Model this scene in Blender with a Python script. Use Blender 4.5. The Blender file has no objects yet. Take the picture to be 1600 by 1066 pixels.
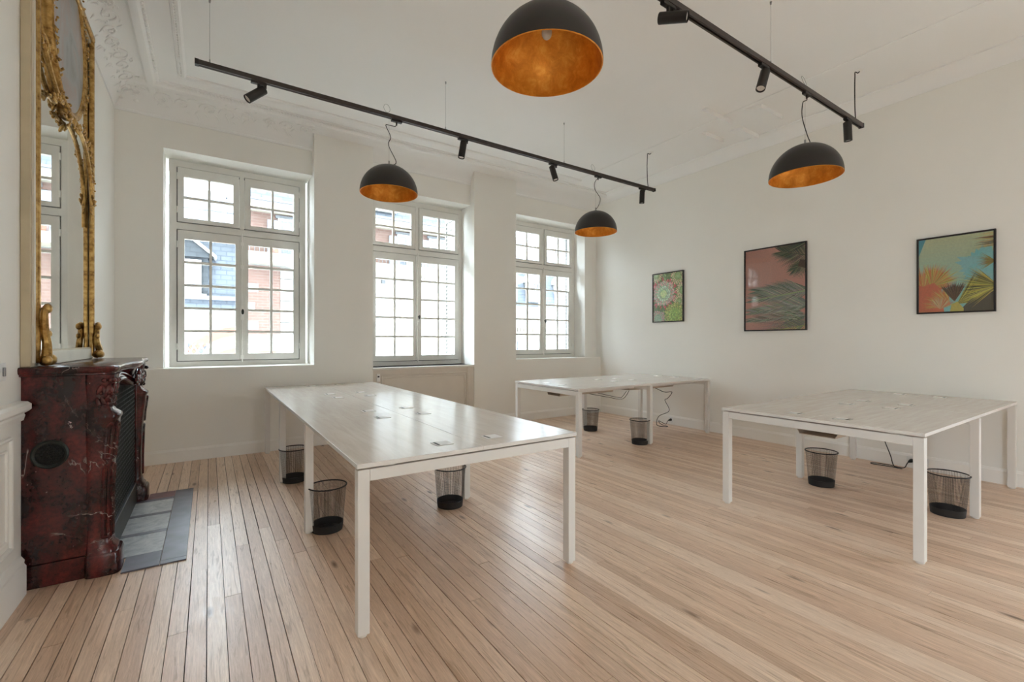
import bpy, bmesh, math, random
from mathutils import Vector, Matrix, Euler
random.seed(7)
PI = math.pi
S = bpy.context.scene
COL = S.collection

# ------------------------------------------------------------------ camera, world, light, exposure
cam_d = bpy.data.cameras.new('camera')
cam = bpy.data.objects.new('camera', cam_d)
COL.objects.link(cam)
cam_d.sensor_width = 36.0
cam_d.lens = 36.0 * 710 / 1600
cam_d.clip_start = 0.02
cam_d.clip_end = 300
cam.location = (0, 0, 1.25)
cam.rotation_euler = (PI / 2, 0, -math.radians(33.7))
S.camera = cam

W = bpy.data.worlds.new('overcast_sky')
S.world = W
W.use_nodes = True
bgn = W.node_tree.nodes['Background']
bgn.inputs[0].default_value = (0.79, 0.905, 1.0, 1)
bgn.inputs[1].default_value = 6.0

S.view_settings.view_transform = 'Standard'
S.view_settings.look = 'None'
S.view_settings.gamma = 1
S.view_settings.use_curve_mapping = False
S.view_settings.exposure = 2.03
S.cycles.use_denoising = True
S.cycles.max_bounces = 14
S.cycles.diffuse_bounces = 10
S.cycles.transparent_max_bounces = 24
S.cycles.caustics_reflective = False
S.cycles.caustics_refractive = False
S.cycles.sample_clamp_indirect = 12

def portal(name, loc, sx, sz, rot):
    l = bpy.data.lights.new(name, 'AREA')
    l.shape = 'RECTANGLE'; l.size = sx; l.size_y = sz
    l.cycles.is_portal = True
    o = bpy.data.objects.new(name, l); COL.objects.link(o)
    o.location = loc; o.rotation_euler = rot
for px_ in (0.32, 2.50, 4.78):
    portal('window_portal', (px_, 6.80, 2.1), 1.5, 2.4, (-PI / 2, 0, 0))

portal('window_portal', (-1.10, -1.70, 1.25), 2.6, .8, (0, -PI / 2, 0))  # portal at the added fill-light opening in the left wall
portal('window_portal', (6.09, -1.65, 1.25), 2.6, 1.0, (0, PI / 2, 0))  # same for the added opening in the right wall

# ------------------------------------------------------------------ materials
def nmat(name):
    m = bpy.data.materials.new(name); m.use_nodes = True
    nt = m.node_tree
    return m, nt, nt.nodes['Principled BSDF']

def setp(b, col=None, rough=None, metal=None, spec=None, coat=None):
    if col is not None: b.inputs['Base Color'].default_value = (*col, 1)
    if rough is not None: b.inputs['Roughness'].default_value = rough
    if metal is not None: b.inputs['Metallic'].default_value = metal
    if spec is not None: b.inputs['Specular IOR Level'].default_value = spec
    if coat is not None: b.inputs['Coat Weight'].default_value = coat

def nd(nt, t, **kw):
    n = nt.nodes.new(t)
    for k, v in kw.items():
        if k.startswith('i_'):
            key = k[2:].replace('_', ' ')
            n.inputs[key].default_value = v
        else:
            setattr(n, k, v)
    return n

def ramp(nt, fac, stops):
    r = nt.nodes.new('ShaderNodeValToRGB')
    e = r.color_ramp.elements
    e[0].position, e[0].color = stops[0][0], (*stops[0][1], 1)
    e[1].position, e[1].color = stops[1][0], (*stops[1][1], 1)
    for p, c in stops[2:]:
        x = e.new(p); x.color = (*c, 1)
    nt.links.new(fac, r.inputs[0])
    return r.outputs[0]

def mapping(nt, scale=(1, 1, 1), coord='Object', rot=(0, 0, 0), loc=(0, 0, 0)):
    tc = nt.nodes.new('ShaderNodeTexCoord')
    mp = nt.nodes.new('ShaderNodeMapping')
    mp.inputs['Scale'].default_value = scale
    mp.inputs['Rotation'].default_value = rot
    mp.inputs['Location'].default_value = loc
    nt.links.new(tc.outputs[coord], mp.inputs['Vector'])
    return mp.outputs[0]

def noise(nt, vec, scale=5, detail=4, rough=.5, dist=0):
    n = nd(nt, 'ShaderNodeTexNoise')
    n.inputs['Scale'].default_value = scale
    n.inputs['Detail'].default_value = detail
    n.inputs['Roughness'].default_value = rough
    n.inputs['Distortion'].default_value = dist
    nt.links.new(vec, n.inputs['Vector'])
    return n.outputs[0]

def mixc(nt, fac, a, b, mode='MIX'):
    n = nt.nodes.new('ShaderNodeMix'); n.data_type = 'RGBA'; n.blend_type = mode
    if isinstance(fac, (int, float)): n.inputs[0].default_value = fac
    else: nt.links.new(fac, n.inputs[0])
    for k, v in ((6, a), (7, b)):
        if isinstance(v, tuple): n.inputs[k].default_value = (*v, 1)
        else: nt.links.new(v, n.inputs[k])
    return n.outputs[2]

def bump(nt, b, h, strength=.2, dist=.01):
    n = nt.nodes.new('ShaderNodeBump')
    n.inputs['Strength'].default_value = strength
    n.inputs['Distance'].default_value = dist
    nt.links.new(h, n.inputs['Height'])
    nt.links.new(n.outputs[0], b.inputs['Normal'])

def simple(name, col, rough=.5, metal=0, spec=.5, var=.06, vscale=6, coat=None, bmp=0):
    m, nt, b = nmat(name)
    setp(b, col, rough, metal, spec, coat)
    v = mapping(nt)
    f = noise(nt, v, vscale, 3)
    lo = tuple(c * (1 - var) for c in col); hi = tuple(min(1, c * (1 + var)) for c in col)
    nt.links.new(ramp(nt, f, [(.3, lo), (.7, hi)]), b.inputs['Base Color'])
    if bmp: bump(nt, b, noise(nt, v, 140, 2), bmp, .002)
    return m

M = {}
M['wall'] = simple('wall_paint', (.85, .835, .79), .75, var=.015, vscale=1.2, bmp=.05)
M['ceil'] = simple('ceiling_plaster', (.87, .865, .85), .8, var=.012, vscale=1.0)
M['trim'] = simple('white_trim_paint', (.86, .845, .81), .45, var=.015)
M['winpaint'] = simple('window_paint', (.76, .75, .71), .42, var=.02)
M['panel'] = simple('radiator_panel_paint', (.66, .61, .54), .5, var=.02)
M['white_metal'] = simple('white_powder_coat', (.74, .72, .69), .38, var=.01)
M['black'] = simple('black_metal', (.018, .015, .013), .42, spec=.4, var=.1)
M['wirebin'] = simple('black_wire', (.012, .011, .011), .5, var=.1)
M['bronze'] = simple('dark_bronze_track', (.035, .024, .018), .38, spec=.5, var=.12)
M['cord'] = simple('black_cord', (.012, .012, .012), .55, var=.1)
M['steel'] = simple('steel_wire', (.35, .35, .35), .35, metal=.9, var=.05)
M['subfloor'] = simple('dark_floor_gap', (.035, .02, .012), .9, var=.3)
M['picframe'] = simple('black_picture_frame', (.015, .010, .009), .35, var=.15)
M['lens'] = simple('spot_lens', (.75, .72, .66), .3, var=.02)
M['iron'] = simple('cast_iron', (.03, .033, .028), .42, metal=.6, var=.25, vscale=20)
M['firedark'] = simple('soot_black', (.012, .011, .010), .9, var=.2)
M['tray'] = simple('cable_tray_metal', (.50, .42, .34), .5, var=.03)
M['greige'] = simple('painted_frame_board', (.52, .44, .30), .5, var=.10, vscale=5)
M['creampaint'] = simple('cream_painted_fillet', (.70, .66, .56), .5, var=.06)
M['street'] = simple('asphalt', (.16, .16, .165), .9, var=.2, vscale=2)
M['plastic'] = simple('white_plastic', (.80, .80, .79), .3, var=.01)
M['leaf'] = simple('balcony_leaf', (.10, .18, .06), .6, var=.3)
M['flower'] = simple('red_flower', (.55, .03, .06), .6, var=.3)
M['darkglass'] = simple('far_window_glass', (.10, .11, .13), .08, spec=.6, var=.2)
M['stonecream'] = simple('cream_limestone', (.215, .195, .155), .85, var=.08, vscale=1.5)
M['stonewhite'] = simple('white_limestone', (.255, .247, .23), .85, var=.06, vscale=1.5)
M['zinc'] = simple('pale_zinc_roof', (.125, .133, .155), .55, var=.08, vscale=2)
M['redbrick'] = simple('red_brick_arch', (.145, .06, .04), .85, var=.15, vscale=14)
M['whitejoin'] = simple('white_joinery', (.34, .34, .33), .5, var=.03)
M['railiron'] = simple('balcony_iron', (.06, .065, .07), .6, var=.1)

def brickish(name, c1, c2, mortar, bw, bh, ms=.012, rough=.85, rot=(PI / 2, 0, 0)):
    m, nt, b = nmat(name); setp(b, rough=rough, spec=.2)
    v = mapping(nt, rot=rot)
    t = nd(nt, 'ShaderNodeTexBrick')
    t.inputs['Color1'].default_value = (*c1, 1); t.inputs['Color2'].default_value = (*c2, 1)
    t.inputs['Mortar'].default_value = (*mortar, 1)
    t.inputs['Scale'].default_value = 1; t.inputs['Mortar Size'].default_value = ms
    t.inputs['Brick Width'].default_value = bw; t.inputs['Row Height'].default_value = bh
    nt.links.new(v, t.inputs['Vector'])
    c = mixc(nt, noise(nt, mapping(nt), 3, 3), t.outputs[0], tuple((x + y) * .45 for x, y in zip(c1, c2)))
    nt.links.new(c, b.inputs['Base Color'])
    return m
M['slate'] = brickish('blue_grey_slate', (.070, .081, .098), (.095, .108, .127), (.037, .043, .052), .26, .13, .014)
M['slatedark'] = brickish('dark_slate', (.030, .034, .038), (.042, .047, .052), (.015, .018, .02), .26, .12, .012)
M['brick'] = brickish('pink_brick', (.085, .050, .040), (.110, .068, .056), (.125, .103, .09), .24, .075, .012)

# pine planks: grain runs along local Y, each plank its own tone
def wood_floor():
    m, nt, b = nmat('pine_plank'); L = nt.links
    tc = nt.nodes.new('ShaderNodeTexCoord'); oi = nt.nodes.new('ShaderNodeObjectInfo')
    off = nd(nt, 'ShaderNodeVectorMath', operation='SCALE'); off.inputs[0].default_value = (37, 91, 53)
    L.new(oi.outputs['Random'], off.inputs['Scale'])
    add = nd(nt, 'ShaderNodeVectorMath', operation='ADD')
    L.new(tc.outputs['Object'], add.inputs[0]); L.new(off.outputs[0], add.inputs[1])
    def mp(s):
        x = nt.nodes.new('ShaderNodeMapping'); x.inputs['Scale'].default_value = s
        L.new(add.outputs[0], x.inputs['Vector']); return x.outputs[0]
    base = ramp(nt, oi.outputs['Random'], [(0, (.67, .49, .365)), (1, (.87, .70, .565)), (.22, (.85, .67, .53)), (.45, (.77, .58, .45)), (.62, (.70, .52, .40)), (.8, (.89, .73, .60))])
    g1 = noise(nt, mp((9, .55, 9)), 6, 5, .6, 1.2)          # cathedral bands
    bands = ramp(nt, g1, [(.34, (.70, .63, .56)), (.62, (1.06, 1.05, 1.03)), (.47, (1.0, .98, .96)), (.52, (.90, .86, .82))])
    c = mixc(nt, 1.0, base, bands, 'MULTIPLY')
    g2 = noise(nt, mp((70, 1.3, 70)), 5, 3, .6)
    c = mixc(nt, .5, c, ramp(nt, g2, [(.3, (.72, .66, .6)), (.7, (1.1, 1.1, 1.1))]), 'MULTIPLY')
    vo = nd(nt, 'ShaderNodeTexVoronoi'); vo.inputs['Scale'].default_value = 1
    L.new(mp((9, 2.6, 9)), vo.inputs['Vector'])
    sep = nt.nodes.new('ShaderNodeSeparateColor'); L.new(vo.outputs['Color'], sep.inputs[0])
    gt = nd(nt, 'ShaderNodeMath', operation='GREATER_THAN'); L.new(sep.outputs[0], gt.inputs[0]); gt.inputs[1].default_value = .62
    kd = nd(nt, 'ShaderNodeMapRange'); L.new(vo.outputs['Distance'], kd.inputs[0])
    kd.inputs[1].default_value = .05; kd.inputs[2].default_value = .17; kd.inputs[3].default_value = 1; kd.inputs[4].default_value = 0
    kk = nd(nt, 'ShaderNodeMath', operation='MULTIPLY'); L.new(gt.outputs[0], kk.inputs[0]); L.new(kd.outputs[0], kk.inputs[1])
    k2 = nd(nt, 'ShaderNodeMath', operation='MULTIPLY'); L.new(kk.outputs[0], k2.inputs[0]); k2.inputs[1].default_value = .9
    c = mixc(nt, k2.outputs[0], c, (.15, .075, .038))
    L.new(c, b.inputs['Base Color'])
    rr = nd(nt, 'ShaderNodeMapRange'); L.new(noise(nt, mp((12, 3, 12)), 4, 3), rr.inputs[0])
    rr.inputs[3].default_value = .22; rr.inputs[4].default_value = .42
    L.new(rr.outputs[0], b.inputs['Roughness'])
    b.inputs['Specular IOR Level'].default_value = .42
    bump(nt, b, g2, .12, .002)
    return m
M['plank'] = wood_floor()

def laminate(name, ax):
    m, nt, b = nmat(name); setp(b, rough=.22, spec=.6)
    sc = (1.2, 14, 14) if ax == 0 else (14, 1.2, 14)
    v = mapping(nt, sc)
    f = noise(nt, v, 2.2, 5, .6, .8)
    c = ramp(nt, f, [(.3, (.62, .555, .495)), (.7, (.72, .67, .615)), (.5, (.675, .615, .555))])
    nt.links.new(c, b.inputs['Base Color'])
    return m
M['lamY'] = laminate('pale_oak_laminate_lengthwise', 1)
M['lamX'] = laminate('pale_oak_laminate_crosswise', 0)

def marble_red():
    m, nt, b = nmat('red_marble'); L = nt.links
    v = mapping(nt)
    n1 = noise(nt, mapping(nt, (1, 1, .45)), 7, 6, .62, .6)
    n2 = noise(nt, v, 60, 5, .75)
    c = ramp(nt, n1, [(.36, (.016, .007, .006)), (.68, (.165, .026, .024)), (.48, (.048, .011, .010)), (.57, (.098, .016, .015))])
    c = mixc(nt, .75, c, ramp(nt, n2, [(.36, (.28, .22, .22)), (.62, (1.25, 1.1, 1.1))]), 'MULTIPLY')
    # white veins: thin isolines of distorted noise, only here and there
    nv = noise(nt, mapping(nt, (1, 1, 1), loc=(3.1, 1.7, .4)), 1.9, 6, .55, .9)
    sb = nd(nt, 'ShaderNodeMath', operation='SUBTRACT'); L.new(nv, sb.inputs[0]); sb.inputs[1].default_value = .5
    ab = nd(nt, 'ShaderNodeMath', operation='ABSOLUTE'); L.new(sb.outputs[0], ab.inputs[0])
    vr = nd(nt, 'ShaderNodeMapRange'); L.new(ab.outputs[0], vr.inputs[0])
    vr.inputs[1].default_value = .001; vr.inputs[2].default_value = .0042; vr.inputs[3].default_value = 1; vr.inputs[4].default_value = 0
    mk = nd(nt, 'ShaderNodeMapRange'); L.new(noise(nt, v, 5.5, 2), mk.inputs[0])
    mk.inputs[1].default_value = .50; mk.inputs[2].default_value = .62
    vm = nd(nt, 'ShaderNodeMath', operation='MULTIPLY'); L.new(vr.outputs[0], vm.inputs[0]); L.new(mk.outputs[0], vm.inputs[1])
    c = mixc(nt, vm.outputs[0], c, (.42, .33, .30))
    fl = noise(nt, v, 55, 2); fr = nd(nt, 'ShaderNodeMapRange'); L.new(fl, fr.inputs[0])
    fr.inputs[1].default_value = .76; fr.inputs[2].default_value = .80
    c = mixc(nt, fr.outputs[0], c, (.38, .25, .23))
    L.new(c, b.inputs['Base Color'])
    setp(b, rough=.16, spec=.5)
    return m
M['marble'] = marble_red()

def marble_white():
    m, nt, b = nmat('veined_white_marble')
    v = mapping(nt)
    f = noise(nt, v, 9, 7, .68, 1.4)
    nt.links.new(ramp(nt, f, [(.36, (.30, .34, .37)), (.66, (.60, .62, .62)), (.5, (.47, .50, .52))]), b.inputs['Base Color'])
    setp(b, rough=.28)
    return m
M['wmarble'] = marble_white()
M['slatefloor'] = simple('violet_slate', (.11, .105, .135), .38, var=.25, vscale=9)
M['redstone'] = simple('dull_red_stone', (.16, .05, .06), .35, var=.2, vscale=12)

def gold():
    m, nt, b = nmat('aged_gilding')
    v = mapping(nt)
    f = noise(nt, v, 28, 4, .65)
    nt.links.new(ramp(nt, f, [(.32, (.22, .11, .03)), (.70, (.66, .44, .17)), (.5, (.50, .30, .09))]), b.inputs['Base Color'])
    setp(b, rough=.36, metal=.72)
    return m
M['gold'] = gold()

def goldleaf():
    m, nt, b = nmat('orange_gold_leaf')
    v = mapping(nt)
    f = noise(nt, v, 16, 6, .7, .5)
    nt.links.new(ramp(nt, f, [(.3, (.60, .19, .012)), (.72, (.92, .46, .075)), (.52, (.78, .30, .03))]), b.inputs['Base Color'])
    setp(b, rough=.42, metal=.55)
    bump(nt, b, noise(nt, v, 45, 3), .25, .004)
    return m
M['leafgold'] = goldleaf()
M['shade'] = simple('blackened_shade', (.013, .009, .007), .38, spec=.55, var=.25, vscale=14)

def mirror_mat():
    m, nt, b = nmat('old_mirror_glass')
    v = mapping(nt)
    f = noise(nt, v, 3, 4)
    nt.links.new(ramp(nt, f, [(.3, (.80, .80, .77)), (.7, (.86, .86, .83))]), b.inputs['Base Color'])
    setp(b, rough=.015, metal=1)
    return m
M['mirror'] = mirror_mat()

def painting():
    m, nt, b = nmat('hazy_oil_painting')
    v = mapping(nt, (1, 1, 1))
    f = noise(nt, v, 2.6, 5, .6, .8)
    sx = nt.nodes.new('ShaderNodeSeparateXYZ'); nt.links.new(v, sx.inputs[0])
    c = ramp(nt, f, [(.32, (.20, .20, .20)), (.70, (.38, .40, .41)), (.46, (.31, .33, .34)), (.56, (.36, .28, .26))])
    nt.links.new(c, b.inputs['Base Color']); setp(b, rough=.3)
    return m
M['painting'] = painting()

def thin_glass(name, fac_scale=1.0, tint=(1, 1, 1), rough=.0):
    m = bpy.data.materials.new(name); m.use_nodes = True
    nt = m.node_tree; nt.nodes.clear()
    out = nt.nodes.new('ShaderNodeOutputMaterial'); mix = nt.nodes.new('ShaderNodeMixShader')
    tr = nt.nodes.new('ShaderNodeBsdfTransparent'); gl = nt.nodes.new('ShaderNodeBsdfGlossy')
    tr.inputs[0].default_value = (*tint, 1); gl.inputs['Roughness'].default_value = rough
    fr = nt.nodes.new('ShaderNodeFresnel'); fr.inputs[0].default_value = 1.45
    mu = nd(nt, 'ShaderNodeMath', operation='MULTIPLY'); mu.inputs[1].default_value = fac_scale
    nt.links.new(fr.outputs[0], mu.inputs[0]); nt.links.new(mu.outputs[0], mix.inputs[0])
    nt.links.new(tr.outputs[0], mix.inputs[1]); nt.links.new(gl.outputs[0], mix.inputs[2])
    nt.links.new(mix.outputs[0], out.inputs[0])
    return m
M['glass'] = thin_glass('window_glass', 1.0, (.97, .985, .98))
M['picglass'] = thin_glass('picture_glass', 1.3)

def print_mat():
    m, nt, b = nmat('printed_paper')
    a = nd(nt, 'ShaderNodeVertexColor'); a.layer_name = 'Col'
    f = noise(nt, mapping(nt), 60, 3)
    nt.links.new(mixc(nt, .25, a.outputs[0], ramp(nt, f, [(.3, (.75, .75, .75)), (.7, (1.15, 1.15, 1.15))]), 'MULTIPLY'), b.inputs['Base Color'])
    setp(b, rough=.6)
    return m
M['print'] = print_mat()

# ------------------------------------------------------------------ mesh helpers
class MB:
    def __init__(s): s.v = []; s.f = []
    def add(s, vs, fs):
        n = len(s.v); s.v += [tuple(v) for v in vs]; s.f += [tuple(i + n for i in f) for f in fs]; return s
    def box(s, x0, x1, y0, y1, z0, z1):
        v = [(x, y, z) for z in (z0, z1) for y in (y0, y1) for x in (x0, x1)]
        return s.add(v, [(0, 2, 3, 1), (4, 5, 7, 6), (0, 1, 5, 4), (2, 6, 7, 3), (0, 4, 6, 2), (1, 3, 7, 5)])
    def loft(s, rings, cap=True, closed=True):
        n = len(rings[0]); vs = [p for r in rings for p in r]; fs = []
        for a in range(len(rings) - 1):
            for i in range(n if closed else n - 1):
                j = (i + 1) % n
                fs.append((a * n + i, a * n + j, (a + 1) * n + j, (a + 1) * n + i))
        if cap and closed:
            fs.append(tuple(range(n - 1, -1, -1))); k = (len(rings) - 1) * n; fs.append(tuple(range(k, k + n)))
        return s.add(vs, fs)
    def tube(s, pts, r, n=8, cap=True, closed=False):
        pts = [Vector(p) for p in pts]; m = len(pts)
        rr = r if isinstance(r, (list, tuple)) else [r] * m
        rings = []; up = None
        for i, p in enumerate(pts):
            if closed: t = pts[(i + 1) % m] - pts[i - 1]
            else: t = pts[min(i + 1, m - 1)] - pts[max(i - 1, 0)]
            if t.length < 1e-9: t = Vector((0, 0, 1))
            t.normalize()
            if up is None:
                up = Vector((0, 0, 1)) if abs(t.z) < .9 else Vector((1, 0, 0))
            up = (up - t * up.dot(t))
            if up.length < 1e-6: up = t.orthogonal()
            up.normalize(); w = t.cross(up)
            rings.append([p + (up * math.cos(a) + w * math.sin(a)) * rr[i] for a in (2 * PI * k / n for k in range(n))])
        if closed: rings.append(rings[0])
        return s.loft(rings, cap and not closed)
    def lathe(s, prof, n=32, c=(0, 0, 0), sx=1, sy=1, cap=False):
        rings = [[(c[0] + r * sx * math.cos(2 * PI * k / n), c[1] + r * sy * math.sin(2 * PI * k / n), c[2] + z) for k in range(n)] for r, z in prof]
        return s.loft(rings, cap)
    def ball(s, c, r, rot=None, n=8, m=5):
        rx, ry, rz = (r, r, r) if isinstance(r, (int, float)) else r
        R = rot.to_matrix() if rot else Matrix.Identity(3)
        rings = []
        for i in range(m + 1):
            a = -PI / 2 + PI * i / m
            q = max(math.cos(a), .02)
            rings.append([Vector(c) + R @ Vector((rx * q * math.cos(2 * PI * k / n), ry * q * math.sin(2 * PI * k / n), rz * math.sin(a))) for k in range(n)])
        return s.loft(rings, True)
    def sweep(s, prof, path_fn, ts):
        rings = [[path_fn(t, a, b) for a, b in prof] for t in ts]
        return s.loft(rings, True)
    def prism(s, poly, lo, hi, axis=2):
        def pt(p, h):
            if axis == 2: return (p[0], p[1], h)
            if axis == 1: return (p[0], h, p[1])
            return (h, p[0], p[1])
        return s.loft([[pt(p, lo) for p in poly], [pt(p, hi) for p in poly]], True)
    def build(s, name, mat, parent=None, smooth=False, bevel=0, loc=None, kind=None):
        me = bpy.data.meshes.new(name); me.from_pydata(s.v, [], s.f); me.update()
        bm = bmesh.new(); bm.from_mesh(me); bmesh.ops.recalc_face_normals(bm, faces=bm.faces); bm.to_mesh(me); bm.free()
        if smooth:
            for p in me.polygons: p.use_smooth = True
            try: me.set_sharp_from_angle(angle=math.radians(40 if smooth is True else smooth))
            except Exception: pass
        me.materials.append(mat if not isinstance(mat, str) else M[mat])
        o = bpy.data.objects.new(name, me); COL.objects.link(o)
        if parent: o.parent = parent
        if loc: o.location = loc
        if bevel:
            b = o.modifiers.new('soft_edge', 'BEVEL'); b.width = bevel; b.segments = 2; b.limit_method = 'ANGLE'
        if kind: o['kind'] = kind
        return o

def empty(name, loc=(0, 0, 0), rz=0, parent=None):
    o = bpy.data.objects.new(name, None); COL.objects.link(o); o.location = loc; o.rotation_euler = (0, 0, rz)
    o.empty_display_size = .1
    if parent: o.parent = parent
    return o
def tag(o, label=None, cat=None, group=None, kind=None):
    if label: o['label'] = label
    if cat: o['category'] = cat
    if group: o['group'] = group
    if kind: o['kind'] = kind
    return o
def bx(*a): return MB().box(*a)
def copy_tree(o, parent=None):
    c = o.copy(); COL.objects.link(c); c.parent = parent
    for ch in list(o.children): copy_tree(ch, c)
    return c
def catmull(pts, sub=8):
    P = [Vector(p) for p in pts]; out = []
    for i in range(len(P) - 1):
        a = P[max(i - 1, 0)]; b = P[i]; c = P[i + 1]; d = P[min(i + 2, len(P) - 1)]
        for k in range(sub):
            t = k / sub
            out.append(.5 * ((2 * b) + (c - a) * t + (2 * a - 5 * b + 4 * c - d) * t * t + (3 * b - a - 3 * c + d) * t ** 3))
    out.append(P[-1]); return out

# ------------------------------------------------------------------ room shell
XL, XR, YB, YBAY, YF, ZC = -.78, 5.77, 5.82, 5.94, -2.2, 3.79
YFR = 6.22          # room side of the window frames
YOUT = 6.72
tag(bx(XL - .1, XR + .1, YF, YB + .1, -.06, -.012).build('floor', 'subfloor'), 'pale pine plank floor of the room', kind='structure')
FLOOR = bpy.data.objects['floor']
# planks
x = XL
pw = .0702
rear = MB()      # boards behind the viewer
while x < XR - .002:
    w = min(pw + random.uniform(-.003, .003), XR - x)
    y = YF + random.uniform(-1.9, -.2)
    while y < YB:
        ln = random.uniform(2.2, 3.9)
        y0, y1 = max(y, YF), min(y + ln, YB)
        if YB - y1 < .5: y1 = YB; ln = 9
        if y1 - y0 > .05:
            g = random.choice((.0012, .0018, .0026, .0034, .0044, .0056)); dz = random.uniform(-.0012, .0)
            cx, cy = x + w / 2, (y0 + y1) / 2
            hw, hl = w / 2 - g / 2, (y1 - y0) / 2 - .0008
            if y1 < .15: rear.box(cx - hw, cx + hw, cy - hl, cy + hl, -.012, dz)
            else: bx(-hw, hw, -hl, hl, -.012, dz).build('plank', 'plank', FLOOR, loc=(cx, cy, 0))
        y += ln
    x += w
rear.build('rear_planks', 'plank', FLOOR, kind='stuff')

tag(MB().box(XL - .3, XL, -1.40, YOUT, 0, ZC).box(XL - .3, XL, YF, -2.02, 0, ZC).box(XL - .3, XL, -2.02, -1.40, 2.4, ZC).build('wall_left', 'wall'), 'cream left wall behind the fireplace', kind='structure')  # opening behind the viewer is added to let fill light in
tag(MB().box(XR, XR + .3, -1.25, YOUT, 0, ZC).box(XR, XR + .3, YF, -2.05, 0, ZC).box(XR, XR + .3, -2.05, -1.25, 2.4, ZC).build('wall_right', 'wall'), 'cream right wall hung with three framed prints', kind='structure')  # second added opening for fill light, also out of view
tag(bx(XL - .3, XR + .3, YF - .3, YOUT, ZC, ZC + .25).build('ceiling', 'ceil'), 'high white plaster ceiling', kind='structure')
mb = MB()
fz0, fz1 = .02, 2.45
xs = []
mb.box(XL, XR, YF - .3, YF, 0, fz0).box(XL, XR, YF - .3, YF, fz1, ZC)
ed = [XL] + [e for a in xs for e in a] + [XR]
for i in range(0, len(ed), 2): mb.box(ed[i], ed[i + 1], YF - .3, YF, fz0, fz1)
tag(mb.build('wall_front', 'wall'), 'cream wall behind the viewer', kind='structure')

WIN = [dict(o=(-.395, 1.045), f=(-.365, 1.012), z=.965), dict(o=(1.745, 3.22), f=(1.76, 3.235), z=.905), dict(o=(4.04, 5.50), f=(4.06, 5.505), z=.965)]
ZT = 3.262
mb = MB()
mb.box(XL, 1.745, YB, YOUT, 0, .965)
mb.box(1.745, 3.22, YB + .06, YOUT, 0, .905)
mb.box(3.22, XR, YB, YOUT, 0, .965)
mb.box(1.045, 1.745, YB, YOUT, .965, ZC).box(3.22, 3.955, YB, YOUT, .965, ZC)
mb.box(XL, -.395, YBAY, YOUT, .965, ZC).box(3.955, 4.04, YBAY, YOUT, .965, ZC).box(5.50, XR, YBAY, YOUT, .965, ZC)
mb.box(-.395, 1.045, YBAY, YOUT, ZT, ZC).box(1.745, 3.22, YBAY, YOUT, ZT, ZC).box(4.04, 5.50, YBAY, YOUT, ZT, ZC)
tag(mb.build('wall_back', 'wall'), 'cream window wall with two broad pilasters', kind='structure')

tag(bx(-16, 24, 5.9, YOUT, ZC + .26, 19.0).build('wall_outside', 'wall'), 'unseen upper storeys added above the windows, shading the houses opposite', kind='structure')  # added out of view, tall and wide to keep sky light off the facades

tag(MB().box(-14, XL - .31, -10, 5.5, -.3, -.06).box(XR + .31, 19, -10, 5.5, -.3, -.06).build('floor_light_blocker', 'street'), 'unseen ground added outside the side openings to block light from below', kind='structure')  # made-up ground outside the added openings, cuts light from below

# baseboards with a small moulded top
def bbprof(h=.135, d=.018): return [(0, 0), (d, 0), (d, h - .022), (d - .005, h - .012), (d - .009, h), (0, h)]
def baseboard(name, p0, p1, nrm, label):
    p0, p1, nrm = Vector((*p0, 0)), Vector((*p1, 0)), Vector((*nrm, 0))
    m = MB().sweep(bbprof(), lambda t, a, b: p0.lerp(p1, t) + nrm * a + Vector((0, 0, b)), (0, 1))
    return tag(m.build(name, 'trim'), label, kind='structure')
baseboard('baseboard_right', (XR, -1.24), (XR, YB), (-1, 0), 'white baseboard along the picture wall')
baseboard('baseboard_back', (XL, YB), (XR, YB), (0, -1), 'white baseboard under the windows')
baseboard('baseboard_left', (XL, 4.72), (XL, YB), (1, 0), 'white baseboard beyond the fireplace')

# coved cornices
CP = [(0, 3.555), (.012, 3.555), (.016, 3.575), (.010, 3.585), (.018, 3.615), (.040, 3.660), (.080, 3.705), (.135, 3.738), (.20, 3.758), (.265, 3.766),
      (.268, 3.752), (.285, 3.735), (.31, 3.730), (.335, 3.738), (.350, 3.757), (.352, 3.772), (.375, 3.775), (.377, ZC), (0, ZC)]
def cove_pt(u):
    pr = CP[4:10]
    for (a, za), (b, zb) in zip(pr, pr[1:]):
        if a <= u <= b: return za + (zb - za) * (u - a) / (b - a)
    return pr[-1][1] if u > pr[-1][0] else pr[0][1]
m = MB().sweep(CP, lambda t, a, b: Vector((t, YBAY - a, b)), (XL, XR))
tag(m.build('trim_1', 'ceil', smooth=30), 'deep coved plaster cornice over the windows', kind='structure')
m = MB().sweep(CP, lambda t, a, b: Vector((XL + a, t, b)), (YF, YBAY))
tag(m.build('trim_2', 'ceil', smooth=30), 'deep coved plaster cornice over the fireplace wall', kind='structure')
CPR = [(0, 3.655), (.010, 3.655), (.014, 3.675), (.03, 3.705), (.065, 3.745), (.11, 3.772), (.14, 3.778), (.142, ZC), (0, ZC)]
m = MB().sweep(CPR, lambda t, a, b: Vector((XR - a, t, b)), (YF, YBAY))
tag(m.build('trim_3', 'ceil', smooth=30), 'slim coved cornice over the picture wall', kind='structure')
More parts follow.
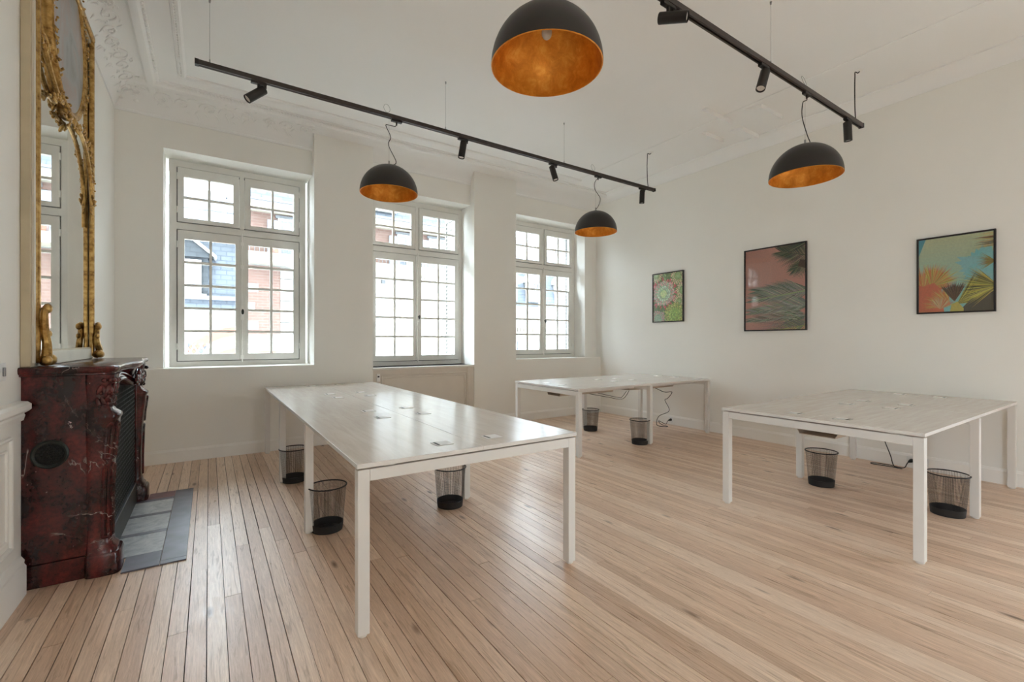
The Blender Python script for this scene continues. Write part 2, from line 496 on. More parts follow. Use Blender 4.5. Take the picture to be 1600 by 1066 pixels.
# flat ceiling border with beaded moulding
root = tag(empty('trim_4'), 'beaded moulding frame on the ceiling', kind='structure')
FP = [(0, 0), (.006, -.014), (.022, -.020), (.034, -.012), (.036, -.022), (.056, -.026), (.070, -.016), (.072, 0)]
xa, ya, xb = XL + .53, YBAY - .53, 4.88
def strip(p0, p1, n, nm='moulding'):
    p0, p1, n = Vector((*p0, ZC)), Vector((*p1, ZC)), Vector((*n, 0))
    MB().sweep(FP, lambda t, a, b: p0.lerp(p1, t) + n * a + Vector((0, 0, b)), (0, 1)).build(nm, 'ceil', root, smooth=35)
strip((xa, YF), (xa, ya), (1, 0)); strip((xa, ya), (xb, ya), (0, -1))
FPs = FP; FP = [(a * .8, b * .35) for a, b in FP]; strip((xb, YF), (xb, ya), (-1, 0)); FP = FPs
for ax in (0, 1):
    mb = MB()
    for off in (.035, -.125):
        n_ = 110
        for i in range(n_):
            if ax == 0: c = (xa + off, 1.2 + i * (ya - 1.2) / n_, ZC - .018)
            else: c = (xa + .03 + i * .030, ya - off, ZC - .018)
            if off < 0 and ax == 0: c = (XL + .365, c[1], 3.765)
            if off < 0 and ax == 1: c = (c[0], YBAY - .365, 3.765)
            mb.ball(c, .0085, n=6, m=4)
    mb.build('bead_row', 'ceil', root, smooth=True, kind='stuff')

# plaster scrollwork laid on the coves
root = tag(empty('trim_5', (XL, YBAY, 3.6)), 'plaster scroll and leaf ornament in the cornice corner', kind='structure')
root.location = (0, 0, 0)
def cove_map(side, s, u, lift=.006):
    z = cove_pt(u)
    if side == 'b': return Vector((XL + s, YBAY - u - lift * .4, z - lift))
    return Vector((XL + u + lift * .4, YBAY - s, z - lift))
def scroll(side, s0, u0, size, turns=1.3, flip=1, r=.008):
    pts = []; rr = []
    for i in range(26):
        t = i / 25; a = t * turns * 2 * PI
        q = size * (1 - .82 * t)
        s = s0 + flip * q * math.cos(a); u = u0 + q * math.sin(a) * .8
        pts.append(cove_map(side, s, min(max(u, .02), .255))); rr.append(r * (1 - .35 * t))
    return MB().tube(pts, rr, 6)
for side in ('b', 'l'):
    lim = 1.75 if side == 'b' else 2.9
    s = .16
    while s < lim:
        sz = random.uniform(.06, .10) * (1 if s < 1.0 else .8)
        scroll(side, s, random.uniform(.10, .15), sz, random.uniform(1.1, 1.5), random.choice((-1, 1)), .0075).build('plaster_scroll', 'ceil', root, smooth=True)
        mb = MB()
        for k in range(9):
            a = random.uniform(-.9, .9); s1 = s + random.uniform(-.05, .16); u1 = random.uniform(.04, .21); l = random.uniform(.03, .07)
            pts = [cove_map(side, s1 + l * q * math.cos(a), min(max(u1 + l * q * math.sin(a) + .012 * math.sin(PI * q), .02), .255), .004) for q in (0, .25, .5, .75, 1)]
            mb.tube(pts, [.002, .006, .007, .005, .001], 5)
        mb.build('plaster_leaf_spray', 'ceil', root, smooth=True)
        s += random.uniform(.17, .24)
mb = MB()     # corner cartouche
for k in range(14):
    a = PI * k / 13
    p = cove_map('b', .05 + .12 * (1 - math.cos(a)) / 2, .05 + .17 * math.sin(a))
    mb.ball(p, (.022, .022, .010), n=8)
for k in range(10):
    a = PI * k / 9
    p = cove_map('l', .05 + .12 * (1 - math.cos(a)) / 2, .05 + .17 * math.sin(a))
    mb.ball(p, (.022, .022, .010), n=8)
mb.ball((XL + .27, YBAY - .27, 3.752), (.05, .05, .018), n=12)
mb.build('corner_cartouche', 'ceil', root, smooth=True)

# shallow plaster frames left on the ceiling
root = tag(empty('trim_6'), 'small group of shallow plaster frames on the ceiling', kind='structure')
def rim(poly, h=.034, nm='plaster_wedge'):
    ys = [p[1] for p in poly]; y0, y1 = min(ys), max(ys)
    MB().loft([[(p[0], p[1], ZC + .002) for p in poly], [(p[0], p[1], ZC - .001 - 1.4 * h * (y1 - p[1]) / (y1 - y0)) for p in poly]], True).build(nm, 'ceil', root)
def rect(x0, x1, y0, y1): return [(x0, y0), (x1, y0), (x1, y1), (x0, y1)]
def dshape(x0, x1, y0, y1):
    pts = [(x0, y1), (x1, y1)]
    r = (y1 - y0); xm = x1
    for k in range(0, 9):
        a = PI / 2 * k / 8
        pts.append((x1 + .06 * math.sin(a) * 1, y1 - r * math.sin(a) * (1 if k < 8 else 1)))
    pts.append((x0 + .05, y0)); return pts
rim(rect(4.50, 5.01, 2.94, 3.005)); rim(dshape(4.86, 5.30, 2.56, 2.78))
rim(rect(5.0, 5.37, 3.27, 3.33)); rim(dshape(5.21, 5.56, 2.96, 3.12))
tag(bx(XL, XL + .02, 4.74, 4.86, .14, 2.55).build('trim_7', 'trim'), 'narrow painted board on the left wall beyond the mirror', kind='structure')

# wainscot on the near left wall
root = tag(empty('trim_8'), 'white panelled wainscot in front of the fireplace', kind='structure')
RP = [(0, .86), (.020, .86), (.026, .885), (.022, .895), (.038, .905), (.048, .915), (.048, .94), (.034, .952), (.0, .956)]
MB().sweep(RP, lambda t, a, b: Vector((XL + a, t, b)), (-.24, 3.20)).build('dado_rail', 'trim', root, smooth=30)
LBP = [(0, 0), (.030, 0), (.030, .14), (.022, .155), (.024, .17), (.012, .19), (0, .195)]
MB().sweep(LBP, lambda t, a, b: Vector((XL + a, t, b)), (-.24, 3.20)).build('plinth', 'trim', root, smooth=30)
for (a, b) in ((2.05, 3.08), (.8, 1.9)):
    for q in (0, 1):
        d = q * .05
        pts = [(XL + .003, a + d, .27 + d), (XL + .003, b - d, .27 + d), (XL + .003, b - d, .79 - d), (XL + .003, a + d, .79 - d)]
        mb = MB()
        for i in range(4): mb.tube([pts[i], pts[(i + 1) % 4]], .012 if q == 0 else .007, 8)
        mb.build('panel_moulding', 'trim', root, smooth=True)

# panelled radiator casing below the middle window
root = tag(empty('trim_9', (0, 0, 0)), 'beige panelled casing below the middle window', kind='structure')
bx(1.745, 3.22, YB + .012, YB + .06, .0, .875).build('casing_board', 'panel', root)
bx(1.742, 3.223, YB - .004, YFR, .875, .905).build('casing_shelf', 'winpaint', root, bevel=.004)
for (a, b, c, d) in ((1.86, 3.10, .16, .80),):
    pts = [(a, YB + .012, c), (b, YB + .012, c), (b, YB + .012, d), (a, YB + .012, d)]
    for q, r in ((0, .011), (.035, .006)):
        mb = MB()
        pp = [(a + q, c + q), (b - q, c + q), (b - q, d - q), (a + q, d - q)]
        for i in range(4):
            mb.tube([(pp[i][0], YB + .012, pp[i][1]), (pp[(i + 1) % 4][0], YB + .012, pp[(i + 1) % 4][1])], r, 8)
        mb.build('panel_moulding', 'panel', root, smooth=True)
bx(3.12, 3.135, YB + .006, YB + .012, 0, .875).build('edge_batten', 'panel', root)

# ------------------------------------------------------------------ windows
def window(idx, w):
    x0, x1 = w['f']; z0, z1 = w['z'], 3.248
    root = empty('window_%d' % idx, ((x0 + x1) / 2, YFR, z0))
    tag(root, ['white casement window nearest the fireplace', 'white casement window between the two pilasters', 'white casement window nearest the picture wall'][idx - 1], kind='structure')
    cx = (x1 - x0) / 2
    X0, X1, Z1 = -cx, cx, z1 - z0          # local coordinates, y=0 is the room face of the frame
    fw = .068
    tz0, tz1 = 2.488 - z0, 2.562 - z0
    mb = MB()
    mb.box(X0, X0 + fw, 0, .09, 0, Z1).box(X1 - fw, X1, 0, .09, 0, Z1)
    mb.box(X0 + fw, X1 - fw, 0, .09, Z1 - fw, Z1).box(X0 + fw, X1 - fw, 0, .09, 0, .056)
    # rear rebates behind the casement edges
    e = .02
    mb.box(X0 + fw, X0 + fw + e, .045, .09, .056, Z1 - fw).box(X1 - fw - e, X1 - fw, .045, .09, .056, Z1 - fw)
    mb.box(X0 + fw + e, X1 - fw - e, .045, .09, Z1 - fw - e, Z1 - fw).box(X0 + fw + e, X1 - fw - e, .045, .09, .056, .056 + e)
    mb.build('frame', 'winpaint', root)
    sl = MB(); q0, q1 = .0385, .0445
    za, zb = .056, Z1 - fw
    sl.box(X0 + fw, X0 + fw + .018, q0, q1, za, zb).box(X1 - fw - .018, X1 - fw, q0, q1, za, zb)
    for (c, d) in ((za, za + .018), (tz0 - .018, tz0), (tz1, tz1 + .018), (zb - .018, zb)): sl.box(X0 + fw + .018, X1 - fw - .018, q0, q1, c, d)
    sl.build('gap_shade_strip', 'cord', root)  # black strips stand in for the shade deep in the casement gaps
    MB().box(X0 + fw, X1 - fw, 0, .044, tz0, tz1).box(X0 + fw + e, X1 - fw - e, .045, .09, tz0 - e, tz1 + e).build('transom', 'winpaint', root)
    MB().box(-.022, .022, -.004, .044, tz1 + .001, Z1 - fw - .001).box(-.045, .045, .045, .09, tz1 + e, Z1 - fw - e).build('mullion', 'winpaint', root)
    g = .009
    def casement(xa, xb, za, zb, rows, side, st=.058, rb=.075, rt=.085):
        c = MB().box(xa, xa + st, -.014, .036, za, zb).box(xb - st, xb, -.014, .036, za, zb)
        c.box(xa + st, xb - st, -.014, .036, za, za + rb).box(xa + st, xb - st, -.014, .036, zb - rt, zb)
        cs = c.build('casement', 'winpaint', root)
        ga, gb, gz0, gz1 = xa + st, xb - st, za + rb, zb - rt
        bw = .026; xm = (ga + gb) / 2
        bx(xm - bw / 2, xm + bw / 2, -.008, .030, gz0, gz1).build('glazing_bar', 'winpaint', cs)
        hz = (gz1 - gz0) / rows
        for k in range(1, rows):
            zz = gz0 + hz * k
            for (p, q) in ((ga, xm - bw / 2), (xm + bw / 2, gb)):
                bx(p, q, -.008, .030, zz - bw / 2, zz + bw / 2).build('glazing_bar', 'winpaint', cs)
        for k in range(rows):
            for (p, q) in ((ga, xm - bw / 2), (xm + bw / 2, gb)):
                a = gz0 + hz * k + (bw / 2 if k else 0); b = gz0 + hz * (k + 1) - (bw / 2 if k < rows - 1 else 0)
                MB().add([(p, .012, a), (q, .012, a), (q, .012, b), (p, .012, b)], [(0, 1, 2, 3)]).build('pane', 'glass', cs)
        hx = xa - .003 if side < 0 else xb + .003
        for zz in ((za + .16), (zb - .16)) if zb - za > .9 else ((za + .13), (zb - .10)):
            MB().tube([(hx, -.016, zz - .035), (hx, -.016, zz + .035)], .008, 8).build('hinge', 'trim', cs, smooth=True)
        return cs
    ui, uo = .030, fw + g
    casement(X0 + uo, -ui, tz1 + g, Z1 - fw - g, 2, -1, rb=.045, rt=.10)
    casement(ui, X1 - uo, tz1 + g, Z1 - fw - g, 2, 1, rb=.045, rt=.10)
    casement(X0 + uo, -.002, .056 + g, tz0 - g, 5, -1, rt=.095, st=.062)
    casement(.002, X1 - uo, .056 + g, tz0 - g, 5, 1, rt=.095, st=.062)
    bx(-.026, .026, -.026, -.014, .07, tz0 - .01).build('cover_strip', 'winpaint', root, bevel=.004)
    # espagnolette bolt with knob handle
    bolt = MB().tube([(0, -.036, .04), (0, -.036, tz0 + .02)], .008, 8).build('espagnolette_bolt', 'trim', root, smooth=True)
    for zz in (.10, .55, 1.15, 1.42):
        MB().box(-.016, .016, -.044, -.026, zz - .022, zz + .022).build('bolt_guide', 'trim', bolt, bevel=.005)
    hz = 1.60 - z0
    MB().ball((0, -.045, hz), (.022, .010, .075), n=10).build('handle_plate', 'trim', bolt, smooth=True)
    hd = MB().tube([(0, -.05, hz), (.002, -.075, hz - .01), (.004, -.085, hz - .03)], [.009, .010, .013], 8).ball((.004, -.085, hz - .01), (.014, .014, .032))
    hd.build('handle', 'iron', bolt, smooth=True)['label'] = 'dark metal knob handle'
    return root
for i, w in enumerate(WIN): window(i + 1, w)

# folded louvred shutters outside each window
def shutter(xr, z0, label):
    root = tag(empty('folding_shutter', (xr, 6.35, z0)), label, 'shutter', 'white shutters folded back outside the windows')
    h = 3.2 - z0
    MB().box(0, .03, 0, .03, 0, h).box(0, .03, .33, .36, 0, h).box(0, .03, .03, .33, 0, .06).box(0, .03, .03, .33, h - .06, h).build('shutter_frame', 'whitejoin', root)
    mb = MB(); n = int((h - .12) / .062)
    for k in range(n):
        z = .065 + k * .062
        mb.add([(.002, .03, z), (.002, .33, z), (.026, .33, z + .040), (.026, .03, z + .040), (.006, .03, z - .006), (.006, .33, z - .006), (.030, .33, z + .034), (.030, .03, z + .034)],
               [(0, 1, 2, 3), (4, 7, 6, 5), (0, 4, 5, 1), (3, 2, 6, 7), (0, 3, 7, 4), (1, 5, 6, 2)])
    mb.build('louvres', 'whitejoin', root)
    MB().tube([(-.012, .012, .02), (-.012, .012, h - .02)], .006, 6).build('shutter_rod', 'railiron', root, smooth=True)
shutter(.955, .965, 'white louvred shutter folded outside the window nearest the fireplace')
shutter(3.175, .905, 'white louvred shutter folded outside the window between the pilasters')
shutter(5.445, .965, 'white louvred shutter folded outside the window nearest the picture wall')

# ------------------------------------------------------------------ bench desks
def desk(x0, x1, y0, y1, axis, cuts, label, tray):
    """axis: 0 = long side along x, 1 = along y; cuts are the frame positions along the long axis"""
    root = empty('bench_desk', ((x0 + x1) / 2, (y0 + y1) / 2, 0))
    tag(root, label, 'desk', 'white bench desks')
    cxx, cyy = root.location.x, root.location.y
    L = (lambda a, b, c, d, e, f: (a - cxx, b - cxx, c - cyy, d - cyy, e, f))
    zt, th = .736, .020
    if axis == 0: long0, long1, s0, s1 = x0, x1, y0, y1
    else: long0, long1, s0, s1 = y0, y1, x0, x1
    def B(l0, l1, a0, a1, z0, z1):
        return L(l0, l1, a0, a1, z0, z1) if axis == 0 else L(a0, a1, l0, l1, z0, z1)
    lam = 'lamX' if axis == 0 else 'lamY'
    sm = (s0 + s1) / 2
    for i in range(len(cuts) - 1):
        for (a0, a1) in ((s0, sm - .0004), (sm + .0004, s1)):
            tp = MB().box(*B(cuts[i] + .0008, cuts[i + 1] - .0008, a0, a1, zt - th, zt)).build('tabletop', lam, root, bevel=.0015)
            tp.data.materials.append(M['white_metal'])
            for pg in tp.data.polygons:
                if abs(pg.normal.z) < .5: pg.material_index = 1
            ac = sm - .145 if a1 <= sm else sm + .145
            for lc in (cuts[i] + .165, cuts[i + 1] - .165):
                fl = MB().box(*B(lc - .042, lc + .042, ac - .045, ac + .045, zt - .001, zt + .0025)).build('cable_flap', 'white_metal', tp, bevel=.001)
                MB().box(*B(lc - .033, lc + .033, ac - .036, ac - .024, zt + .0026, zt + .0034)).build('flap_slot', 'cord', fl)
    lw = .05
    for i, cpos in enumerate(cuts):
        if i == 0: l0 = cpos + .006
        elif i == len(cuts) - 1: l0 = cpos - .006 - lw
        else: l0 = cpos - lw / 2
        for a0 in (s0 + .004, s1 - .004 - lw):
            lg = MB().box(*B(l0, l0 + lw, a0, a0 + lw, .012, .708)).build('leg', 'white_metal', root, bevel=.003)
            c = B(l0, l0 + lw, a0, a0 + lw, 0, 0)
            MB().lathe([(0.001, 0), (.019, 0), (.021, .004), (.021, .012), (.001, .0121)], 16, ((c[0] + c[1]) / 2, (c[2] + c[3]) / 2, 0)).build('foot', 'white_metal', lg, smooth=True)
        MB().box(*B(l0, l0 + lw, s0 + .004 + lw, s1 - .004 - lw, .658, .708)).build('cross_beam', 'white_metal', root, bevel=.002)
        for a0 in (s0 + .12, s1 - .18):
            MB().box(*B(l0 + .018, l0 + lw - .018, a0, a0 + .05, .708, zt - th)).build('spacer', 'white_metal', root)
    for a0 in (s0 + .22, s1 - .26):
        for i in range(len(cuts) - 1):
            MB().box(*B(cuts[i] + .06, cuts[i + 1] - .06, a0, a0 + .04, .664, .704)).build('side_rail', 'white_metal', root)
    if tray:
        for i in range(len(cuts) - 1):
            l0, l1 = cuts[i] + .15, cuts[i + 1] - .15
            mb = MB()
            pr = [(sm - .16, .70), (sm - .11, .60), (sm + .11, .60), (sm + .16, .70), (sm + .155, .70), (sm + .107, .604), (sm - .107, .604), (sm - .155, .70)]
            rings = []
            for l in (l0, l1):
                rings.append([((l - cxx) if axis == 0 else (a - cxx), (a - cyy) if axis == 0 else (l - cyy), z) for a, z in pr])
            mb.loft(rings, True).build('cable_tray', 'tray', root)
    return root
desk(.512, 1.722, 1.925, 5.735, 1, [1.925, 3.195, 4.465, 5.735], 'longest bench desk with white legs, nearest the red marble fireplace', False)
desk(3.272, 5.66, 3.63, 4.84, 0, [3.272, 4.45, 5.66], 'bench desk with pale top in the far corner below the succulent print', True)
desk(3.300, 5.70, .825, 2.025, 0, [3.300, 4.50, 5.70], 'bench desk with pale oak top at right below the yellow and orange palm print', True)

# ------------------------------------------------------------------ waste baskets
def basket(loc, label, rz, sc=1.0):
    root = tag(empty('waste_basket', loc, rz), label, 'waste basket', 'black wire mesh waste baskets')
    h, rt, rb = .292, .118, .094
    R = lambda z: rb + (rt - rb) * z / h
    MB().lathe([(R(.0), 0), (R(.05) + .001, .05), (R(.05) - .002, .05), (R(0) - .003, .004), (.001, .006), (.001, .0)], 40).build('base_pan', 'wirebin', root, smooth=30)
    mb = MB(); n = 84
    for k in range(n):
        a = 2 * PI * k / n; w = .0021 / 2
        tx, ty = -math.sin(a), math.cos(a)
        p0 = (R(.045) * math.cos(a), R(.045) * math.sin(a)); p1 = (rt * math.cos(a), rt * math.sin(a))
        mb.add([(p0[0] - tx * w, p0[1] - ty * w, .045), (p0[0] + tx * w, p0[1] + ty * w, .045), (p1[0] + tx * w, p1[1] + ty * w, h), (p1[0] - tx * w, p1[1] - ty * w, h)], [(0, 1, 2, 3)])
    for k in range(1, 30):
        z = .045 + k * (h - .05) / 30; r = R(z)
        mb.add([(r * math.cos(2 * PI * i / 28), r * math.sin(2 * PI * i / 28), z + dz) for dz in (0, .0009) for i in range(28)],
               [(i, (i + 1) % 28, 28 + (i + 1) % 28, 28 + i) for i in range(28)])
    mb.build('wire_mesh', 'wirebin', root, kind='stuff')
    MB().tube([((rt + .001) * math.cos(2 * PI * k / 40), (rt + .001) * math.sin(2 * PI * k / 40), h) for k in range(40)], .0048, 8, closed=True).build('rim', 'wirebin', root, smooth=True)
for loc, lab in [((.632, 4.46, 0), 'black mesh waste basket under the long desk, nearest the window wall'),
                 ((.655, 3.19, 0), 'black mesh waste basket beside the long desk leg on the fireplace side'),
                 ((1.525, 3.135, 0), 'black mesh waste basket under the right side of the long desk'),
                 ((4.45, 4.69, 0), 'black mesh waste basket at the back of the far corner desk'),
                 ((4.365, 3.74, 0), 'black mesh waste basket beside the middle front leg of the corner desk'),
                 ((4.43, 1.795, 0), 'black mesh waste basket under the right desk beside its rear middle leg'),
                 ((4.44, .985, 0), 'black mesh waste basket under the right desk, closest to the viewer')]:
    basket(loc, lab, random.uniform(0, 3))

# ------------------------------------------------------------------ lighting tracks, spots, pendants
ZTR = 3.30
def track(x0, x1, y, label, wires, feed, coils):
    root = tag(empty('lighting_track', (x0, y, ZTR)), label, 'lighting track', 'black ceiling lighting tracks')
    W = x1 - x0
    pr = [(-.018, -.018), (-.007, -.018), (-.007, -.004), (.007, -.004), (.007, -.018), (.018, -.018), (.018, .018), (-.018, .018)]
    MB().sweep(pr, lambda t, a, b: Vector((t, a, b)), (0, W)).build('rail', 'bronze', root)
    for e in (0, W): MB().box(e - .012, e + .012, -.020, .020, -.020, .020).build('end_cap', 'black', root)
    for wx in wires:
        o = MB().tube([(wx - x0, 0, .018), (wx - x0, 0, ZC - ZTR - .015)], .0012, 6).build('suspension_wire', 'steel', root)
        MB().lathe([(.001, 0), (.005, 0), (.004, .03), (.001, .03)], 8, (wx - x0, 0, .018)).build('wire_gripper', 'steel', o)
        MB().lathe([(.001, -.02), (.006, -.02), (.008, 0), (.001, 0)], 10, (wx - x0, 0, ZC - ZTR)).build('ceiling_anchor', 'steel', o)
    f = feed - x0
    pts = catmull([(f + .01, 0, .018), (f - .004, 0, .10), (f - .012, 0, .28), (f - .006, 0, .42), (f, 0, .465), (f + .03, -.01, .462), (f + .05, -.015, .48)], 5)
    MB().tube(pts, .0045, 6).build('feed_cable', 'cord', root, smooth=True)
    MB().lathe([(.001, -.008), (.028, -.006), (.032, 0), (.001, 0)], 20, (f + .05, -.015, ZC - ZTR)).build('ceiling_rose', 'trim', root, smooth=True)
    for cx in coils:
        MB().tube([(cx - x0 + .028 * math.cos(a), .012 * math.sin(a), .065 + .042 * math.sin(a)) for a in (2 * PI * k / 24 for k in range(24))], .0011, 5, closed=True).build('spare_wire_coil', 'cord', root)
    return root
track(-.075, 5.03, 4.065, 'black ceiling track nearest the windows', [.005, 1.93, 3.44], 4.90, [1.345, 3.90])
track(.06, 5.17, 1.755, 'black ceiling track nearest the viewer, ending at the picture wall', [.25, 1.85, 3.50], 5.03, [1.35, 4.02])

def spot(x, y, d, label, off=(0, 0)):
    root = tag(empty('spotlight', (x, y, ZTR - .018)), label, 'spotlight', 'black cylinder track spotlights')
    MB().box(-.055, .055, -.016, .016, -.022, -.001).build('track_adapter', 'black', root, bevel=.003)
    MB().tube([(.045, 0, -.022), (.045, 0, -.040)], .010, 10).build('lock_knob', 'black', root, smooth=True)
    d = Vector(d).normalized()
    piv = Vector((0, 0, -.085))
    MB().tube([(0, 0, -.022), (0, 0, -.085)], [.011, .009], 10).build('stem', 'black', root, smooth=True)
    r, l0, l1 = .033, -.055, .115
    c = piv + Vector((off[0], off[1], 0))
    q = d.to_track_quat('Z', 'Y')
    P = lambda rr, z, n=28: [c + q @ Vector((rr * math.cos(2 * PI * k / n), rr * math.sin(2 * PI * k / n), z)) for k in range(n)]
    h = MB().loft([P(.001, l0), P(r - .003, l0), P(r, l0 + .003), P(r, l1), P(r - .003, l1 + .001), P(r - .004, l1 - .012), P(.001, l1 - .012)], False).build('lamp_head', 'black', root, smooth=30)
    MB().loft([P(r - .006, l1 - .011), P(r - .008, l1 - .008), P(.001, l1 - .006)], False).build('lens', 'lens', h, smooth=True)
    return root
spot(.325, 4.065, (-.62, -.12, -.62), 'black track spotlight tilted towards the fireplace')
spot(2.12, 4.065, (-.16, 0, -.9), 'black track spotlight above the middle of the long desk, leaning left')
spot(3.275, 4.065, (.12, -.25, -.9), 'black track spotlight beside the right pilaster, lens tipped to the viewer')
spot(4.79, 4.065, (.0, .05, -1), 'black track spotlight pointing straight down at the far track end')
spot(2.30, 1.755, (.45, -.86, -.25), 'black track spotlight at the top edge, turned sideways with lens showing', off=(0, 0))
spot(3.40, 1.755, (-.36, .0, -.8), 'black track spotlight above the palm print, leaning left on the near track')
spot(4.86, 1.755, (.10, .0, -1), 'black track spotlight at the end of the near track by the picture wall')

def pendant(x, y, rimz, r, label, cable):
    root = tag(empty('pendant_lamp', (x, y, rimz)), label, 'pendant lamp', 'dark dome pendant lamps lined in gold')
    prof = [(r * math.cos(a), r * math.sin(a)) for a in (PI / 2 * k / 22 for k in range(23))]; prof[-1] = (.002, r)
    inn = [((r - .006) * math.cos(a), (r - .006) * math.sin(a) + .0005) for a in (PI / 2 * k / 22 for k in range(23))]; inn[-1] = (.002, r - .006)
    MB().lathe(prof, 56).build('shade', 'shade', root, smooth=True)
    MB().lathe(inn, 56).build('shade_lining', 'leafgold', root, smooth=True)['label'] = 'orange gold leaf lining'
    MB().tube([((r - .003) * math.cos(2 * PI * k / 56), (r - .003) * math.sin(2 * PI * k / 56), 0) for k in range(56)], .0032, 6, closed=True).build('rim', 'leafgold', root, smooth=True)
    MB().lathe([(.001, r - .002), (.016, r - .002), (.014, r + .012), (.007, r + .016), (.007, r + .042), (.001, r + .042)], 16).build('cap', 'steel', root, smooth=30)
    soc = MB().lathe([(.001, r - .01), (.022, r - .01), (.022, r - .075), (.018, r - .08), (.001, r - .08)], 16).build('lamp_socket', 'shade', root, smooth=30)
    MB().ball((0, 0, r - .105), (.026, .026, .034), n=14, m=8).build('bulb', 'lens', soc, smooth=True)
    top = ZTR - .018 - rimz
    MB().tube([(0, 0, r + .03), (0, 0, top)], .0009, 5).build('suspension_wire', 'steel', root)
    pts = catmull([(cx, 0, r + .02 + f * (top - r - .04)) for cx, f in cable], 8)
    MB().tube(pts, .0035, 6).build('cable', 'cord', root, smooth=True)
    MB().box(cable[-1][0] - .05, cable[-1][0] + .05, -.016, .016, top - .022, top - .001).build('track_adapter', 'black', root, bevel=.003)
    MB().tube([(cable[-1][0], 0, top - .022), (cable[-1][0], 0, top - .05)], [.009, .006], 8).build('strain_relief', 'black', root, smooth=True)
    return root
pendant(1.365, 4.065, 2.592, .256, 'dome pendant lamp hanging before the left pilaster', [(0, 0), (.03, -.02), (.065, .08), (-.005, .42), (.015, .62), (-.03, .86), (.01, .885), (.06, .90), (.07, 1.0)])
pendant(3.945, 4.065, 2.586, .256, 'smallest-looking dome pendant lamp in the far corner', [(0, 0), (.05, .15), (.075, .38), (-.01, .6), (-.02, .8), (.03, .97), (.04, 1.0)])
pendant(4.04, 1.755, 2.585, .262, 'dome pendant lamp above the right desk', [(0, 0), (.06, .0), (.085, .06), (.03, .2), (-.05, .5), (-.04, .78), (.0, .86), (.03, .9), (.03, 1.0)])
pendant(1.375, 1.755, 2.592, .272, 'largest-looking dome pendant lamp at the top, seen from below', [(0, 0), (.06, .0), (.085, .06), (.03, .2), (-.05, .5), (-.04, .78), (.0, .86), (.03, .9), (.03, 1.0)])

# ------------------------------------------------------------------ framed prints on the right wall
class Print:
    gain = 2.35
    def __init__(s, w, h): s.w, s.h, s.v, s.f, s.c = w, h, [], [], []; s.n = 0
    def poly(s, pts, col):
        """2-D polygon in 0..1 coordinates (u to the right as seen, v up), clipped to the sheet"""
        def clip(P, ax, lim, sign):
            out = []
            for i in range(len(P)):
                a, b = P[i - 1], P[i]; ia = sign * (a[ax] - lim) <= 0; ib = sign * (b[ax] - lim) <= 0
                if ia != ib:
                    t = (lim - a[ax]) / (b[ax] - a[ax]); out.append((a[0] + (b[0] - a[0]) * t, a[1] + (b[1] - a[1]) * t))
                if ib: out.append(b)
            return out
        P = list(pts)
        for ax, lim, sg in ((0, 0, -1), (0, 1, 1), (1, 0, -1), (1, 1, 1)):
            P = clip(P, ax, lim, sg)
            if len(P) < 3: return
        s.n += 1; d = -s.n * 1.2e-6
        k = len(s.v); s.v += [(d, (.5 - u) * s.w, (v - .5) * s.h) for u, v in P]
        s.f.append(tuple(range(k, k + len(P)))); s.c.append(col)
    def blade(s, c, ang, l, w, col, asp=1.0):
        dx, dy = math.cos(ang), math.sin(ang); nx, ny = -dy, dx
        f = lambda a, b: (c[0] + (dx * a + nx * b), c[1] + (dy * a + ny * b) * asp)
        s.poly([f(0, -w * .3), f(l * .4, -w * .5), f(l, 0), f(l * .4, w * .5), f(0, w * .3)], col)
    def build(s, root):
        me = bpy.data.meshes.new('print_sheet'); me.from_pydata(s.v, [], s.f); me.update()
        ca = me.color_attributes.new('Col', 'FLOAT_COLOR', 'CORNER')
        for p, c in zip(me.polygons, s.c):
            c = tuple(min(.95, x * s.gain) for x in c)
            for li in p.loop_indices: ca.data[li].color = (*c, 1)
        me.materials.append(M['print'])
        o = bpy.data.objects.new('print_sheet', me); COL.objects.link(o); o.parent = root
        return o
def jit(c, a=.15): k = 1 + random.uniform(-a, a); return tuple(max(0, min(1, x * k * (1 + random.uniform(-a, a) * .4))) for x in c)
def picture(yc, zc, w, h, label, draw, gain=2.35):
    root = tag(empty('framed_print', (XR - .0015, yc, zc)), label, 'picture', 'framed plant prints on the right wall')
    t = .014
    hw, hh = w / 2, h / 2
    for (a, b, c, d) in ((-hw, hw, hh - t, hh), (-hw, hw, -hh, -hh + t), (-hw, -hw + t, -hh + t, hh - t), (hw - t, hw, -hh + t, hh - t)):
        bx(-.026, 0, a, b, c, d).build('frame_bar', 'picframe', root, bevel=.0015)
    bx(-.010, -.0005, -hw + t, hw - t, -hh + t, hh - t).build('backing', 'picframe', root)
    iw, ih = w - 2 * t, h - 2 * t
    p = Print(iw, ih); p.gain = gain; draw(p, iw / ih)
    o = p.build(root); o.location = (-.0115, 0, 0)
    MB().add([(-.020, -iw / 2, -ih / 2), (-.020, iw / 2, -ih / 2), (-.020, iw / 2, ih / 2), (-.020, -iw / 2, ih / 2)], [(0, 1, 2, 3)]).build('glass', 'picglass', root)
    return root
